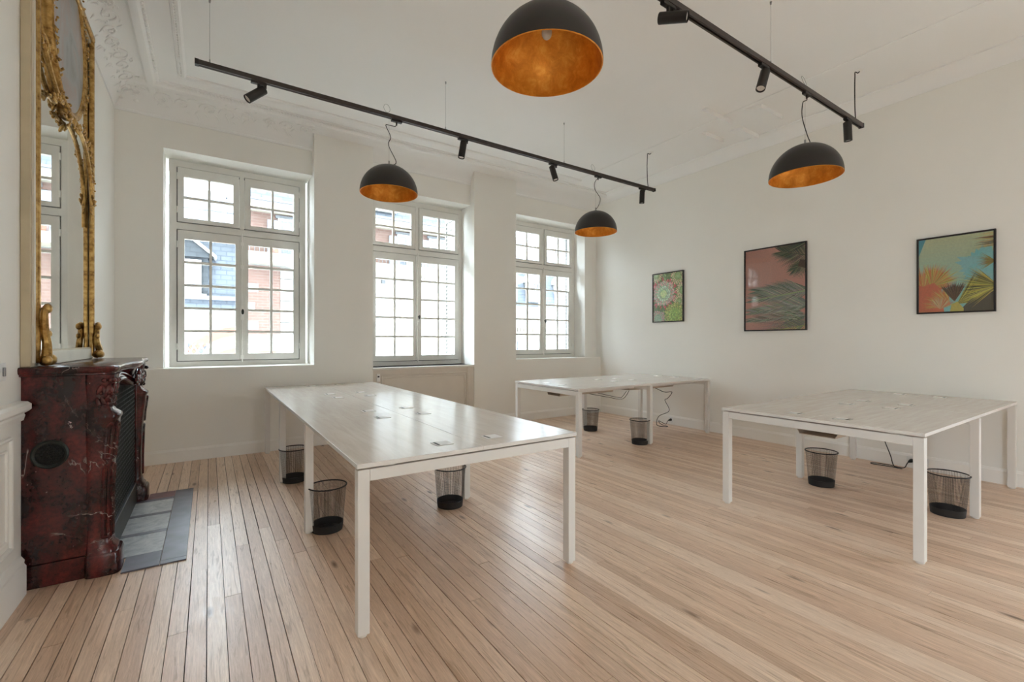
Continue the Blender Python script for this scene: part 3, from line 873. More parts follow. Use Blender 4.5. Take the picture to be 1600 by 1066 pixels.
def rosette(p, c, r, asp, cols, rings=7, n0=9, tip=None, sq=1.0):
    for k in range(rings):
        q = 1 - k / rings; n = max(5, int(n0 + 10 * q))
        for i in range(n):
            a = 2 * PI * (i + .5 * (k % 2)) / n + random.uniform(-.08, .08)
            l = r * q * random.uniform(.92, 1.06); w = l * 2.6 / n + r * .05
            col = jit(cols[k % len(cols)], .18)
            d = (math.cos(a), math.sin(a)); nn = (-d[1], d[0])
            f = lambda u, v: (c[0] + (d[0] * u + nn[0] * v), c[1] + (d[1] * u + nn[1] * v) * asp)
            p.poly([f(r * .02, 0), f(l * .55, -w * 1.1), f(l * .88, -w * .8), f(l, 0), f(l * .88, w * .8), f(l * .55, w * 1.1)], tuple(x * .45 for x in col))
            p.poly([f(r * .02, 0), f(l * .55, -w * .9), f(l * .86, -w * .62), f(l * .97, 0), f(l * .86, w * .62), f(l * .55, w * .9)], col)
            if tip and k < 3: p.poly([f(l * .80, -w * .55), f(l * .99, 0), f(l * .80, w * .55)], jit(tip, .2))
def art_succulent(p, asp):
    p.poly([(0, 0), (1, 0), (1, 1), (0, 1)], (.06, .095, .04))
    for k in range(60):
        p.blade((random.random(), random.random()), random.uniform(0, 6.28), random.uniform(.08, .2), .05, jit((.12, .18, .07), .35), asp)
    for k in range(150):
        a = random.uniform(0, 6.28); q = random.uniform(.0, .46)
        p.blade((.33 + q * math.cos(a) * .95, .56 + q * math.sin(a) * asp * .98), a + random.uniform(-.5, .5), random.uniform(.08, .17), .055, jit(random.choice([(.30, .05, .075), (.36, .13, .14), (.26, .04, .05)]), .25), asp)
    gr = [(.15, .22, .09), (.20, .27, .13), (.12, .19, .07)]
    for c, r in (((.84, .92), .26), ((1.0, .62), .24), ((.10, .98), .22), ((.88, .40), .18)): rosette(p, c, r, asp, gr, 5, 8, (.5, .25, .2))
    rosette(p, (.74, .13), .37, asp, [(.14, .22, .06), (.19, .27, .08)], 7, 10, (.24, .22, .08))
    rosette(p, (.16, .06), .26, asp, [(.20, .27, .21), (.16, .24, .17)], 6, 9, (.3, .1, .11))
    rosette(p, (.36, .58), .38, asp, [(.29, .37, .29), (.24, .33, .24), (.20, .30, .19)], 8, 10, (.34, .16, .17))
    rosette(p, (.36, .58), .12, asp, [(.33, .46, .22)], 4, 7)
def frond(p, base, ang, length, spread, n, w, cols, asp, curve=0., leaf=.45):
    for i in range(n):
        t = i / (n - 1); s = 1 if i % 2 else -1
        q = length * (.05 + .95 * t)
        a0 = ang + curve * t
        c = (base[0] + math.cos(a0) * q, base[1] + math.sin(a0) * q * asp)
        a = a0 + s * (spread * (1 - .65 * t))
        p.blade(c, a, leaf * length * (1 - .45 * abs(t - .4)), w, jit(random.choice(cols), .25), asp)
def art_pinkpalm(p, asp):
    for k in range(20):
        t = k / 20; p.poly([(0, t), (1, t), (1, t + .06), (0, t + .06)], (.40 + .03 * t, .175 - .01 * t, .142 - .012 * t))
    dk = [(.050, .060, .035), (.075, .080, .045), (.11, .105, .06), (.035, .040, .03)]
    md = [(.09, .11, .075), (.12, .135, .10), (.17, .165, .13), (.06, .075, .05)]
    lt = [(.17, .18, .15), (.13, .15, .10), (.22, .20, .17)]
    for k in range(60): p.blade((random.uniform(.72, 1.0), random.uniform(.05, .34)), random.uniform(2.2, 4.0), random.uniform(.06, .2), .07, jit((.115, .122, .105), .12), asp)
    def comb(base, ang, length, leaf, n, w, cols, a_up, a_dn, droop=0.):
        for i in range(n):
            t = i / (n - 1); q = length * t
            c = (base[0] + math.cos(ang) * q, base[1] + (math.sin(ang) * q - droop * t * t) * asp)
            l = leaf * (1 - .55 * t) * random.uniform(.85, 1.1)
            for sgn, da in ((1, a_up), (-1, a_dn)):
                p.blade(c, ang + sgn * da * (1 - .6 * t), l, w, jit(random.choice(cols), .3), asp)
        p.poly([(base[0], base[1] + .008), (base[0], base[1] - .008), (base[0] + math.cos(ang) * length, base[1] + (math.sin(ang) * length - droop) * asp)], cols[0])
    comb((1.06, .84), 2.80, .46, .44, 26, .015, dk, 1.0, .8, .02)
    comb((1.06, 1.0), 2.95, .42, .40, 22, .014, dk, .6, 1.05, .02)
    comb((1.05, .78), 3.6, .26, .30, 16, .014, dk, 1.0, .5)
    p.poly([(.88, .74), (1, .70), (1, .80), (.92, .81)], (.05, .03, .02))
    comb((1.04, .47), 3.08, .84, .44, 38, .012, md, .75, .40, .03)
    comb((1.04, .42), 3.16, .88, .46, 40, .011, lt + md, .55, .70, .04)
    comb((1.04, .28), 3.20, .92, .46, 40, .011, lt, .55, .62, .02)
    comb((1.04, .16), 3.18, .95, .40, 30, .010, lt + md, .45, .5, .02)
    p.poly([(1, .452), (1, .436), (.2, .372), (.2, .380)], (.19, .23, .12))
    for k in range(30): p.blade((random.uniform(.45, .98), random.uniform(.04, .34)), random.uniform(2.75, 3.35), random.uniform(.12, .3), .005, (.33, .30, .26), asp)
    comb((1.05, .05), 3.3, .55, .34, 16, .010, [(.20, .24, .07), (.14, .17, .05), (.28, .30, .10)], .6, .8)
    for k in range(9): p.poly([(.12, .01 + k * .013), (.55, .0 + k * .009), (1, .04 + k * .010), (1, .044 + k * .010), (.55, .005 + k * .009)], (.13, .10, .10))
def fan(p, c, a0, a1, l, n, w, cols, asp):
    for i in range(n):
        a = a0 + (a1 - a0) * (i + random.uniform(-.3, .3)) / n
        p.blade(c, a, l * random.uniform(.78, 1.05), w, jit(random.choice(cols), .22), asp)
def art_squarepalm(p, asp):
    for k in range(20):
        t = k / 20; c1, c2 = (.15, .29, .27), (.30, .31, .19)
        c = tuple(a + (b - a) * t for a, b in zip(c1, c2)); p.poly([(0, t), (1, t), (1, t + .06), (0, t + .06)], c)
    for k in range(24): p.blade((.86, .58), 2 * PI * k / 24, random.uniform(.25, .42), .20, (.145 + random.uniform(-.015, .015), .29, .28), asp)
    p.poly([(0, .78), (.0, 1), (.10, 1)], (.08, .22, .24))
    org = [(.36, .12, .045), (.38, .18, .06), (.34, .24, .08), (.34, .09, .04)]
    yel = [(.30, .26, .06), (.33, .29, .09), (.22, .20, .04)]
    olv = [(.15, .14, .03), (.09, .085, .02), (.22, .20, .05), (.035, .03, .015)]
    fan(p, (.06, .28), .15, 2.6, .52, 90, .020, org, asp)
    fan(p, (.18, .36), .2, 1.9, .44, 60, .017, yel + org, asp)
    p.poly([(0, 0), (.36, 0), (.32, .30), (.22, .40), (.06, .36), (0, .38)], (.33, .095, .05))
    fan(p, (.44, .08), 1.7, 3.3, .40, 60, .016, org, asp)
    fan(p, (.50, .14), 1.1, 2.2, .36, 44, .022, [(.05, .03, .02), (.09, .055, .03)], asp)
    fan(p, (.54, .10), .1, 1.2, .62, 80, .018, yel + olv, asp)
    p.poly([(.58, .02), (.72, .16), (1, .24), (1, 0), (.6, 0)], (.055, .046, .03))
    fan(p, (1.05, .30), 2.2, 4.0, .52, 60, .014, olv + yel, asp)
    fan(p, (1.02, .62), 2.4, 3.9, .26, 16, .012, [(.16, .13, .04)], asp)
    for k in range(12): p.blade((1.05, .82 + k * .014), 3.14 + random.uniform(-.08, .08), random.uniform(.2, .34), .018, jit(random.choice([(.28, .20, .08), (.10, .06, .025), (.33, .27, .12)]), .2), asp)
    fan(p, (.30, .04), .4, 2.6, .26, 60, .010, [(.36, .24, .13), (.34, .12, .06)], asp)
    p.poly([(.44, 0), (.46, .10), (.54, .13), (.62, .04), (.62, 0)], (.30, .26, .075))
picture(4.398, 1.911, .552, .752, 'smallest-looking framed print of a pale green succulent edged in red', art_succulent)
picture(2.849, 1.893, .737, 1.034, 'tallest framed print, dark palm fronds on pink, in the middle of the right wall', art_pinkpalm, 3.1)
picture(1.230, 1.875, .537, .728, 'framed print of yellow and orange palms on a teal sky, above the right desk', art_squarepalm, 3.0)

# ------------------------------------------------------------------ outlets, cords, switch
def outlet(y, z, label):
    root = tag(empty('wall_outlet', (XR - .018, y, z)), label, 'outlet', 'white outlets on the baseboard')
    bx(-.010, 0, -.040, .040, -.040, .040).build('cover_plate', 'plastic', root, bevel=.003)
    return root
outlet(1.535, .075, 'white outlet on the baseboard holding the plug by the right desk')
outlet(1.45, .075, 'unused white outlet on the baseboard behind the right desk leg')
bx(-.0125, -.0101, -.012, .012, -.012, .012).build('socket_hole', 'cord', [o for o in bpy.data.objects if o.get('label', '').startswith('unused')][0])
outlet(4.33, .075, 'white outlet on the baseboard under the corner desk')
def cordset(name, pts, plug, label, tie=None):
    root = tag(empty(name, (0, 0, 0)), label, 'power cord', 'black power cords under the desks')
    MB().tube(catmull(pts, 7), .0042, 7).build('cable', 'cord', root, smooth=True)
    px, py, pz = plug
    MB().tube([(px, py, pz), (px - .02, py, pz), (px - .045, py + .005, pz - .004), (px - .065, py + .012, pz - .010)], [.019, .019, .014, .006], 12).build('plug', 'cord', root, smooth=True)
    return root
cordset('power_cord', [(4.98, 1.60, .606), (5.25, 1.66, .50), (5.45, 1.66, .28), (5.50, 1.63, .14), (5.56, 1.62, .03), (5.60, 1.57, .008), (5.615, 1.66, .007), (5.59, 1.80, .007), (5.64, 1.82, .007), (5.67, 1.70, .008), (5.62, 1.60, .014), (5.63, 1.56, .018), (5.66, 1.55, .05), (5.69, 1.547, .065)],
        (5.757, 1.535, .075), 'black power cord looped on the floor beneath the right desk')
cordset('power_cord', [(5.0, 4.22, .606), (5.3, 4.30, .585), (5.42, 4.20, .52), (5.50, 4.13, .52), (5.52, 4.22, .42), (5.50, 4.25, .39), (5.49, 4.17, .25), (5.48, 4.34, .15), (5.45, 4.36, .04), (5.47, 4.32, .007), (5.55, 4.24, .007), (5.60, 4.40, .012), (5.58, 4.42, .06), (5.62, 4.33, .02), (5.66, 4.335, .05), (5.69, 4.34, .065)],
        (5.757, 4.33, .075), 'black power cord zigzagging down behind the corner desk')
r_ = tag(empty('power_cord', (0, 0, 0)), 'thin black cords sagging under the front rail of the corner desk', 'power cord', 'black power cords under the desks')
for q in range(2):
    MB().tube(catmull([(3.9 + q * .15, 4.15, .60), (4.2 + q * .2, 4.12, .54 - q * .02), (4.45, 4.10, .50 + q * .03), (4.60 - q * .05, 4.12, .595)], 8), .0032, 6).build('cable', 'cord', r_, smooth=True)
sw = tag(empty('light_switch', (XL, 2.985, 1.11)), 'small light switch on the left wall above the dado rail', 'switch')
bx(0, .006, -.036, .036, -.04, .04).build('switch_plate', 'plastic', sw, bevel=.002)
bx(.006, .014, -.008, .008, -.02, .02).build('toggle', 'steel', sw, bevel=.002)
th = tag(empty('thermostat', (1.815, YB + .012, .775)), 'small white thermostat on the casing below the middle window', 'thermostat')
bx(-.022, .022, -.016, 0, -.05, .05).build('thermostat_body', 'plastic', th, bevel=.004)
bx(-.012, .012, -.018, -.016, .005, .025).build('display', 'cord', th)

# ------------------------------------------------------------------ red marble fireplace
FY0, FY1 = 3.24, 4.68
FYC = (FY0 + FY1) / 2
FX = XL
fp = tag(empty('fireplace', (FX, FYC, 0)), 'carved red marble fireplace with a serpentine mantel shelf', 'fireplace')
def fpb(mb, name, mat, parent=None, **k):
    mb.v = [(a - FX, b - FYC, c) for a, b, c in mb.v] if parent is None or parent is fp else [(a - FX, b - FYC, c) for a, b, c in mb.v]
    return mb.build(name, mat, parent or fp, **k)
for s, ya, yb in ((0, FY0, FY0 + .06), (1, FY1 - .06, FY1)):
    fpb(MB().box(FX, -.534, ya, yb, .118, 1.07), 'side_slab', 'marble', bevel=.004)
    e = .004
    fpb(MB().box(FX, -.526, ya - (e if s == 0 else 0), yb + (e if s == 1 else 0), 0, .115), 'side_plinth', 'marble', bevel=.003)
def plan(cx, cy, hx, hy, n=28, pw=.55):
    out = []
    for k in range(n):
        a = 2 * PI * k / n; ca, sa = math.cos(a), math.sin(a)
        out.append((cx + hx * math.copysign(abs(ca) ** pw, ca), cy + hy * math.copysign(abs(sa) ** pw, sa)))
    return out
# z, forward reach (x of the front), half depth in y, centre y offset from the flank
PROF = [(.115, -.415, .088), (.135, -.418, .086), (.150, -.432, .078), (.20, -.440, .074), (.35, -.440, .074), (.55, -.434, .076), (.70, -.424, .080), (.78, -.414, .084), (.825, -.410, .086),
        (.838, -.402, .090), (.852, -.402, .090), (.862, -.412, .085), (.875, -.430, .078), (.90, -.442, .072), (.96, -.438, .076), (1.02, -.426, .084), (1.05, -.420, .088), (1.07, -.418, .090)]
for s in (0, 1):
    yy = (FY0 + .066) if s == 0 else (FY1 - .066)
    rings = [[(p[0], p[1], z) for p in plan((-.55 + fx) / 2, yy, (fx + .55) / 2, hy)] for z, fx, hy in PROF]
    jm = fpb(MB().loft(rings, True), 'jamb', 'marble', smooth=50)
    fpb(MB().loft([[(p[0], p[1], z) for p in plan((-.55 + fx) / 2, yy, (fx + .55) / 2, hy, pw=.45)] for z, fx, hy in ((0, -.398, .096), (.10, -.398, .096), (.115, -.404, .092))], True), 'jamb_foot', 'marble', smooth=40)
    # sunk panel mouldings on the front and outer corner of the jamb
    def onj(z, a, lift=.002):
        for (z0, f0, h0), (z1, f1, h1) in zip(PROF, PROF[1:]):
            if z0 <= z <= z1:
                t = (z - z0) / (z1 - z0); fx = f0 + (f1 - f0) * t; hy = h0 + (h1 - h0) * t; break
        ca, sa = math.cos(a), math.sin(a)
        hx = (fx + .55) / 2; cx = (-.55 + fx) / 2
        return Vector((cx + (hx + lift) * math.copysign(abs(ca) ** .55, ca), yy + (hy + lift) * math.copysign(abs(sa) ** .55, sa), z))
    sg = -1 if s == 0 else 1
    for (z0, z1) in ((.62, .79), (.20, .57)):
        for a0, a1 in ((.12, .62), (.95, 1.40)):
            loop = []
            for k in range(9): loop.append((a0 + (a1 - a0) * k / 8, z0))
            for k in range(1, 9): loop.append((a1, z0 + (z1 - z0) * k / 8))
            for k in range(1, 9): loop.append((a1 + (a0 - a1) * k / 8, z1 + .018 * math.sin(PI * k / 8)))
            for k in range(1, 8): loop.append((a0, z1 + (z0 - z1) * k / 8))
            fpb(MB().tube([onj(z, sg * a) for a, z in loop], .0085, 7, closed=True), 'panel_moulding', 'marble', jm, smooth=True)
    mb = MB()     # acanthus leaves on the capital
    for k in range(16):
        a = sg * (.05 + 1.5 * (k % 8) / 7); z = .93 + .06 * (k // 8) + random.uniform(-.008, .008)
        p = onj(z, a, .006)
        mb.ball(p, (.012, .010, .030), Euler((random.uniform(-.4, .4), random.uniform(-.4, .4), random.uniform(-.5, .5))), n=8)
        mb.ball(onj(z - .022, a + .05, .012), (.008, .008, .010), n=6)
    for k in range(5):
        a = sg * (.1 + 1.35 * k / 4)
        mb.ball(onj(1.04, a, .008), .013, n=8)
    fpb(mb, 'acanthus_capital', 'marble', jm, smooth=True)
# lintel with a serpentine lower edge
ya, yb = FY0 + .145, FY1 - .145
def lint_z(t):
    u = abs(t - .5) * 2
    return .985 - .03 * math.cos(PI * min(u * 1.5, 1)) - .11 * max(0, (u - .62) / .38) ** 2 + .0
def lint_x(t): return -.455 + .045 * math.cos((t - .5) * PI) ** 2
rings = []
NT = 40
for i in range(NT + 1):
    t = i / NT; y = ya + (yb - ya) * t; z0 = lint_z(t); xf = lint_x(t)
    rings.append([(-.56, y, z0 + .004), (xf - .02, y, z0), (xf, y, z0 + .012), (xf - .004, y, z0 + .035), (xf - .018, y, z0 + .045), (xf - .010, y, 1.05), (xf + .004, y, 1.07), (-.56, y, 1.07)])
li = fpb(MB().loft(rings, True), 'lintel', 'marble', smooth=40)
for off, r in ((.010, .013), (.042, .007)):
    fpb(MB().tube([(lint_x(i / NT) - .002, ya + (yb - ya) * i / NT, lint_z(i / NT) + off) for i in range(NT + 1)], r, 8), 'lintel_roll', 'marble', li, smooth=True)
mb = MB()
for s in (-1, 1):
    for q, (dy, dz, sz, tr) in enumerate(((.075, .03, .042, 1.4), (.15, .045, .030, 1.3), (.05, .075, .026, 1.2))):
        pts = []
        for i in range(22):
            t = i / 21; a = t * tr * 2 * PI; r = sz * (1 - .8 * t)
            pts.append((-.398 + .012 * (1 - t), FYC + s * (dy + r * math.cos(a)), .955 + dz + r * math.sin(a)))
        mb.tube(pts, [.010 * (1 - .4 * i / 21) for i in range(22)], 7)
for k in range(7):
    a = PI * (.12 + .76 * k / 6)
    mb.ball((-.392, FYC + .045 * math.cos(a), .985 + .05 * math.sin(a)), (.013, .011, .032), Euler((-(a - PI / 2), 0, 0)), n=8)
mb.ball((-.385, FYC, .975), (.02, .024, .026), n=12)
fpb(mb, 'shell_carving', 'marble', li, smooth=True)
# firebox: dark back, low iron plate and scale-pattern screen
fpb(MB().box(-.70, -.69, FY0 + .06, FY1 - .06, 0, 1.07).box(-.69, -.60, FY0 + .06, FY0 + .07, 0, 1.07).box(-.69, -.60, FY1 - .07, FY1 - .06, 0, 1.07), 'firebox', 'firedark')
for s in (0, 1):
    y0 = FY0 + .135 if s == 0 else FY1 - .165
    fpb(MB().box(-.56, -.462, y0, y0 + .03, .0, .95), 'inner_jamb', 'marble', bevel=.006)
sc = fpb(MB().box(-.482, -.478, ya + .03, yb - .03, .16, .965), 'screen_back', 'firedark')
mb = MB()
sy, sz = .046, .030
rows = int((.95 - .17) / sz)
for j in range(rows):
    for i in range(int((yb - ya - .08) / sy)):
        y = ya + .05 + i * sy + (sy / 2 if j % 2 else 0); z = .95 - j * sz
        mb.tube([(-.475 + .004 * math.sin(PI * k / 6), y - sy / 2 * math.cos(PI * k / 6), z - .036 * math.sin(PI * k / 6)) for k in range(7)], .0019, 4, cap=False)
fpb(mb, 'scale_mesh', 'iron', sc, smooth=True, kind='stuff')
fpb(MB().box(-.485, -.462, ya + .02, yb - .02, .009, .165), 'iron_plate', 'iron', bevel=.004)
# oval vent in the near side slab
vy = FY0 - .001
def ell(rx, rz, y, n=36): return [(-.675 + rx * math.cos(2 * PI * k / n), y, .672 + rz * math.sin(2 * PI * k / n)) for k in range(n)]
vt = fpb(MB().loft([ell(.056, .056, vy - .001), ell(.056, .056, vy - .008), ell(.064, .066, vy - .012), ell(.072, .073, vy - .006), ell(.072, .073, vy)], False), 'oval_vent', 'iron', smooth=40)
fpb(MB().loft([ell(.058, .058, vy - .0008), ell(.001, .001, vy - .0008)], False), 'vent_hole', 'firedark', vt)
mb = MB()
hs = .0085
for j in range(-6, 7):
    for i in range(-6, 7):
        cx = i * hs * 1.75 + (hs * .875 if j % 2 else 0); cz = j * hs * 1.5
        if math.hypot(cx, cz) < .050:
            mb.tube([(-.675 + cx + hs * math.cos(PI / 6 + PI / 3 * k), vy - .005, .672 + cz + hs * math.sin(PI / 6 + PI / 3 * k)) for k in range(6)], .0015, 4, closed=True)
fpb(mb, 'honeycomb_grille', 'iron', vt, kind='stuff')
# mantel shelf
def shelf_outline(g):
    pts = [(FX, FY0 - .04 - g), (-.50, FY0 - .045 - g)]
    for k in range(1, 8):
        a = -PI / 2 + PI / 2 * k / 7
        pts.append((-.50 + (.085 + g) * math.cos(a) * 1.0, FY0 + .045 + (.09 + g) * math.sin(a)))
    n = 24
    for k in range(1, n):
        t = k / n; y = FY0 + .05 + (FY1 - FY0 - .10) * t
        u = abs(t - .5) * 2
        xx = -.418 + .034 * math.cos(u * PI * .5) ** 2 - .020 * math.sin(PI * min(1, u * 1.0)) ** 2 * (u > .3) + g
        pts.append((xx, y))
    for k in range(0, 8):
        a = PI / 2 * k / 7
        pts.append((-.50 + (.085 + g) * math.cos(a) + .012 * (math.sin(2 * a)), FY1 - .045 + (.09 + g) * math.sin(a)))
    pts.append((FX, FY1 + .04 + g))
    return pts
fpb(MB().loft([[(*p, z) for p in shelf_outline(g)] for z, g in ((1.066, -.035), (1.074, -.012), (1.080, -.012), (1.084, .0), (1.092, .006), (1.106, .008), (1.114, .004), (1.118, -.003))], True), 'mantel_shelf', 'marble', smooth=30)

# hearth
ht = tag(empty('hearth', (-.28, FYC, 0)), 'hearth of white marble tiles bordered in violet slate', 'hearth')
HB = lambda x0, x1, y0, y1, nm, mt, z1=.008: MB().box(x0 + .28, x1 + .28, y0 - FYC, y1 - FYC, .0004, z1).build(nm, mt, ht, bevel=.0012)
HB(-.228, -.108, 3.19, 3.235, 'slate_piece', 'slatefloor'); HB(-.228, -.108, 3.237, 4.695, 'slate_border', 'slatefloor')
HB(-.395, -.230, 3.19, 3.40, 'slate_border', 'slatefloor')
for a, b in ((3.402, 3.735), (3.787, 4.115), (4.167, 4.475)): HB(-.525, -.230, a, b, 'marble_tile', 'wmarble', .0078)
for a, b in ((3.737, 3.785), (4.117, 4.165), (4.477, 4.53)): HB(-.525, -.230, a, b, 'slate_strip', 'slatefloor')
HB(-.525, -.230, 4.532, 4.58, 'red_stone_strip', 'redstone')
HB(-.395, -.230, 4.582, 4.695, 'red_stone_strip', 'redstone')

# ------------------------------------------------------------------ gilded trumeau mirror
MY0, MY1, MZ0, MZ1 = 3.225, 4.705, 1.118, 3.60
tm = tag(empty('trumeau_mirror', (XL, (MY0 + MY1) / 2, MZ0)), 'tall gilded mirror with an oval painting, standing on the mantel', 'mirror')
MYC = (MY0 + MY1) / 2
def tmb(mb, name, mat, parent=None, **k):
    mb.v = [(a - XL, b - MYC, c - MZ0) for a, b, c in mb.v]
    return mb.build(name, mat, parent or tm, **k)
xf = -.742
mb = MB().box(XL + .001, xf, MY0, MY0 + .062, MZ0, MZ1).box(XL + .001, xf, MY1 - .062, MY1, MZ0, MZ1).box(XL + .001, xf, MY0 + .062, MY1 - .062, MZ1 - .10, MZ1).box(XL + .001, xf, MY0 + .062, MY1 - .062, MZ0, MZ0 + .085)
tmb(mb, 'frame_board', 'greige', bevel=.003)
tmb(MB().box(XL + .001, -.757, MY0 + .062, MY1 - .062, MZ0 + .085, MZ1 - .10), 'mirror_glass', 'mirror')
for y in (MY0 + .036, MY1 - .036):
    tmb(MB().box(xf, xf + .008, y - .012, y + .012, MZ0 + .02, MZ1 - .03), 'cream_fillet', 'creampaint') if y < MYC else None
tmb(MB().box(xf, xf + .006, MY0 + .10, MY1 - .10, MZ0 + .004, MZ0 + .075), 'cream_fillet', 'creampaint')
def mould(y, s):
    pr = [(-.030, -.018), (-.030, .004), (-.022, .012), (-.012, .009), (-.006, .018), (.008, .022), (.018, .016), (.024, .006), (.024, -.018)]
    return MB().sweep(pr, lambda t, a, b: Vector((xf + b * .7 + .002, y + s * a, t)), (MZ0 + .02, MZ1 - .06))
for y, s in ((MY0 + .085, 1), (MY1 - .052, -1)):
    tmb(mould(y, s), 'gilded_moulding', 'gold', smooth=50)
tmb(MB().box(xf, xf + .022, MY0 + .06, MY1 - .06, MZ1 - .085, MZ1 - .045), 'gilded_moulding', 'gold', bevel=.008)
# oval painting medallion
OC, OY, OZ = (xf, MYC - .005, 3.16), .405, .455
def ov(k, n, q, x): a = 2 * PI * k / n; return (x, OC[1] + OY * q * math.cos(a), OC[2] + OZ * q * math.sin(a))
N_ = 56
med = tmb(MB().loft([[ov(k, N_, q, x) for k in range(N_)] for q, x in ((.98, -.755), (.98, -.738), (.001, -.737))], False), 'oval_painting', 'painting')
med['label'] = 'dim oval painting in grey and pink'
rings = [[ov(k, N_, q, x) for k in range(N_)] for q, x in ((.955, -.738), (.965, -.732), (.985, -.733), (1.0, -.726), (1.03, -.723), (1.05, -.729), (1.065, -.727), (1.085, -.735), (1.085, -.757))]
ring = tmb(MB().loft(rings, False), 'oval_gilded_ring', 'gold', smooth=50)
def leaves(path, n, spread, size, seed, lift=-.722):
    random.seed(seed); mb = MB()
    for k in range(n):
        t = (k + random.random()) / n; i = t * (len(path) - 1); a = int(i); f = i - a
        p = Vector(path[a]).lerp(Vector(path[min(a + 1, len(path) - 1)]), f)
        y = p.x + random.uniform(-spread, spread); z = p.y + random.uniform(-spread, spread)
        s = size * random.uniform(.6, 1.25)
        mb.ball((lift + random.uniform(-.012, .008), y, z), (s * .45, s * .5, s * 1.25), Euler((random.uniform(-1.6, 1.6), random.uniform(-.5, .5), 0)), n=7, m=4)
        if k % 3 == 0: mb.ball((lift + .008, y + s, z + s * .6), s * .45, n=6, m=4)
    return mb
def ovp(a, q): return (OC[1] + OY * q * math.cos(a), OC[2] + OZ * q * math.sin(a))
tmb(leaves([ovp(a, 1.04) for a in (PI * (-.25 + .75 * k / 20) for k in range(21))], 60, .016, .013, 3), 'gilded_garland', 'gold', ring, smooth=True, kind='stuff')
tmb(leaves([ovp(a, 1.04) for a in (PI * (.55 + .72 * k / 20) for k in range(21))], 60, .016, .013, 4), 'gilded_garland', 'gold', ring, smooth=True, kind='stuff')
tmb(leaves([ovp(a, 1.16) for a in (PI * (-.62 + .24 * k / 8) for k in range(9))], 30, .032, .022, 5), 'gilded_bouquet', 'gold', ring, smooth=True, kind='stuff')
tmb(leaves([(MYC + .28, 2.74), (MYC + .44, 2.66), (MYC + .56, 2.56), (MYC + .63, 2.42), (MYC + .64, 2.22)], 44, .018, .018, 6, -.726), 'gilded_branch', 'gold', ring, smooth=True, kind='stuff')
tmb(leaves([(MYC - .20, 2.73), (MYC - .33, 2.66), (MYC - .42, 2.62)], 22, .016, .018, 8, -.726), 'gilded_branch', 'gold', ring, smooth=True, kind='stuff')
tmb(leaves([(MYC - .40, 2.84), (MYC - .52, 2.88), (MYC - .62, 2.80)], 22, .025, .018, 9, -.728), 'gilded_branch', 'gold', ring, smooth=True, kind='stuff')
def spray_arc(pts, rs): return tmb(MB().tube(catmull([(-.735, y, z) for y, z in pts], 6), rs, 8), 'gilded_scroll', 'gold', ring, smooth=True)
spray_arc([(MYC + .20, 2.69), (MYC + .40, 2.64), (MYC + .55, 2.52), (MYC + .63, 2.34), (MYC + .645, 2.10)], .013)
spray_arc([(MYC - .15, 2.69), (MYC - .30, 2.70), (MYC - .50, 2.80), (MYC - .645, 2.92)], .013)
random.seed(21)
for y, s, zt in ((MY0 + .085, 1, 1.42), (MY1 - .052, -1, 1.36)):      # corner scrolls at the foot
    pts = [(-.715, y + s * .03, MZ0 + .02), (-.70, y - s * .005, MZ0 + .06), (-.708, y + s * .028, MZ0 + .12), (-.712, y + s * .012, MZ0 + .19), (-.708, y - s * .012, MZ0 + .26), (-.712, y + s * .012, zt)]
    mb = MB().tube(catmull(pts, 7), [.024 - .010 * k / 35 for k in range(36)], 8)
    mb.ball((-.692, y + s * .025, MZ0 + .034), (.026, .034, .030), n=10).ball((-.694, y - s * .03, MZ0 + .03), (.022, .028, .027), n=10)
    mb.ball((-.702, y + s * .015, zt), (.020, .026, .026), n=10).ball((-.703, y + s * .04, MZ0 + .17), (.014, .022, .020), n=8)
    tmb(mb, 'foot_scroll', 'gold', smooth=True)

# ------------------------------------------------------------------ across the street
st = tag(bx(-30, 40, YOUT, 13.9, -6.6, -6.5).build('street', 'street'), 'grey street far below the windows', kind='structure')
def win(parent, x0, x1, z0, z1, y, bars=1, frame=.06, mt='whitejoin'):
    f = MB().box(x0, x0 + frame, y - .06, y, z0, z1).box(x1 - frame, x1, y - .06, y, z0, z1).box(x0 + frame, x1 - frame, y - .06, y, z0, z0 + frame).box(x0 + frame, x1 - frame, y - .06, y, z1 - frame, z1)
    for k in range(bars):
        xm = x0 + (x1 - x0) * (k + 1) / (bars + 1); f.box(xm - frame * .6, xm + frame * .6, y - .05, y, z0 + frame, z1 - frame)
    zm = z0 + (z1 - z0) * .45; f.box(x0 + frame, x1 - frame, y - .04, y, zm - .02, zm + .02)
    o = f.build('window', mt, parent)
    bx(x0 + frame, x1 - frame, y - .015, y - .005, z0 + frame, z1 - frame).build('pane', 'darkglass', o)
    return o
def slope(x0, x1, y0, z0, y1, z1, th=.15):
    return MB().add([(x0, y0, z0), (x1, y0, z0), (x1, y1, z1), (x0, y1, z1), (x0, y0 + th, z0 - .02), (x1, y0 + th, z0 - .02), (x1, y1 + th, z1 - .1), (x0, y1 + th, z1 - .1)],
                    [(0, 1, 2, 3), (4, 7, 6, 5), (0, 4, 5, 1), (3, 2, 6, 7), (0, 3, 7, 4), (1, 5, 6, 2)])
Y0 = 14.0
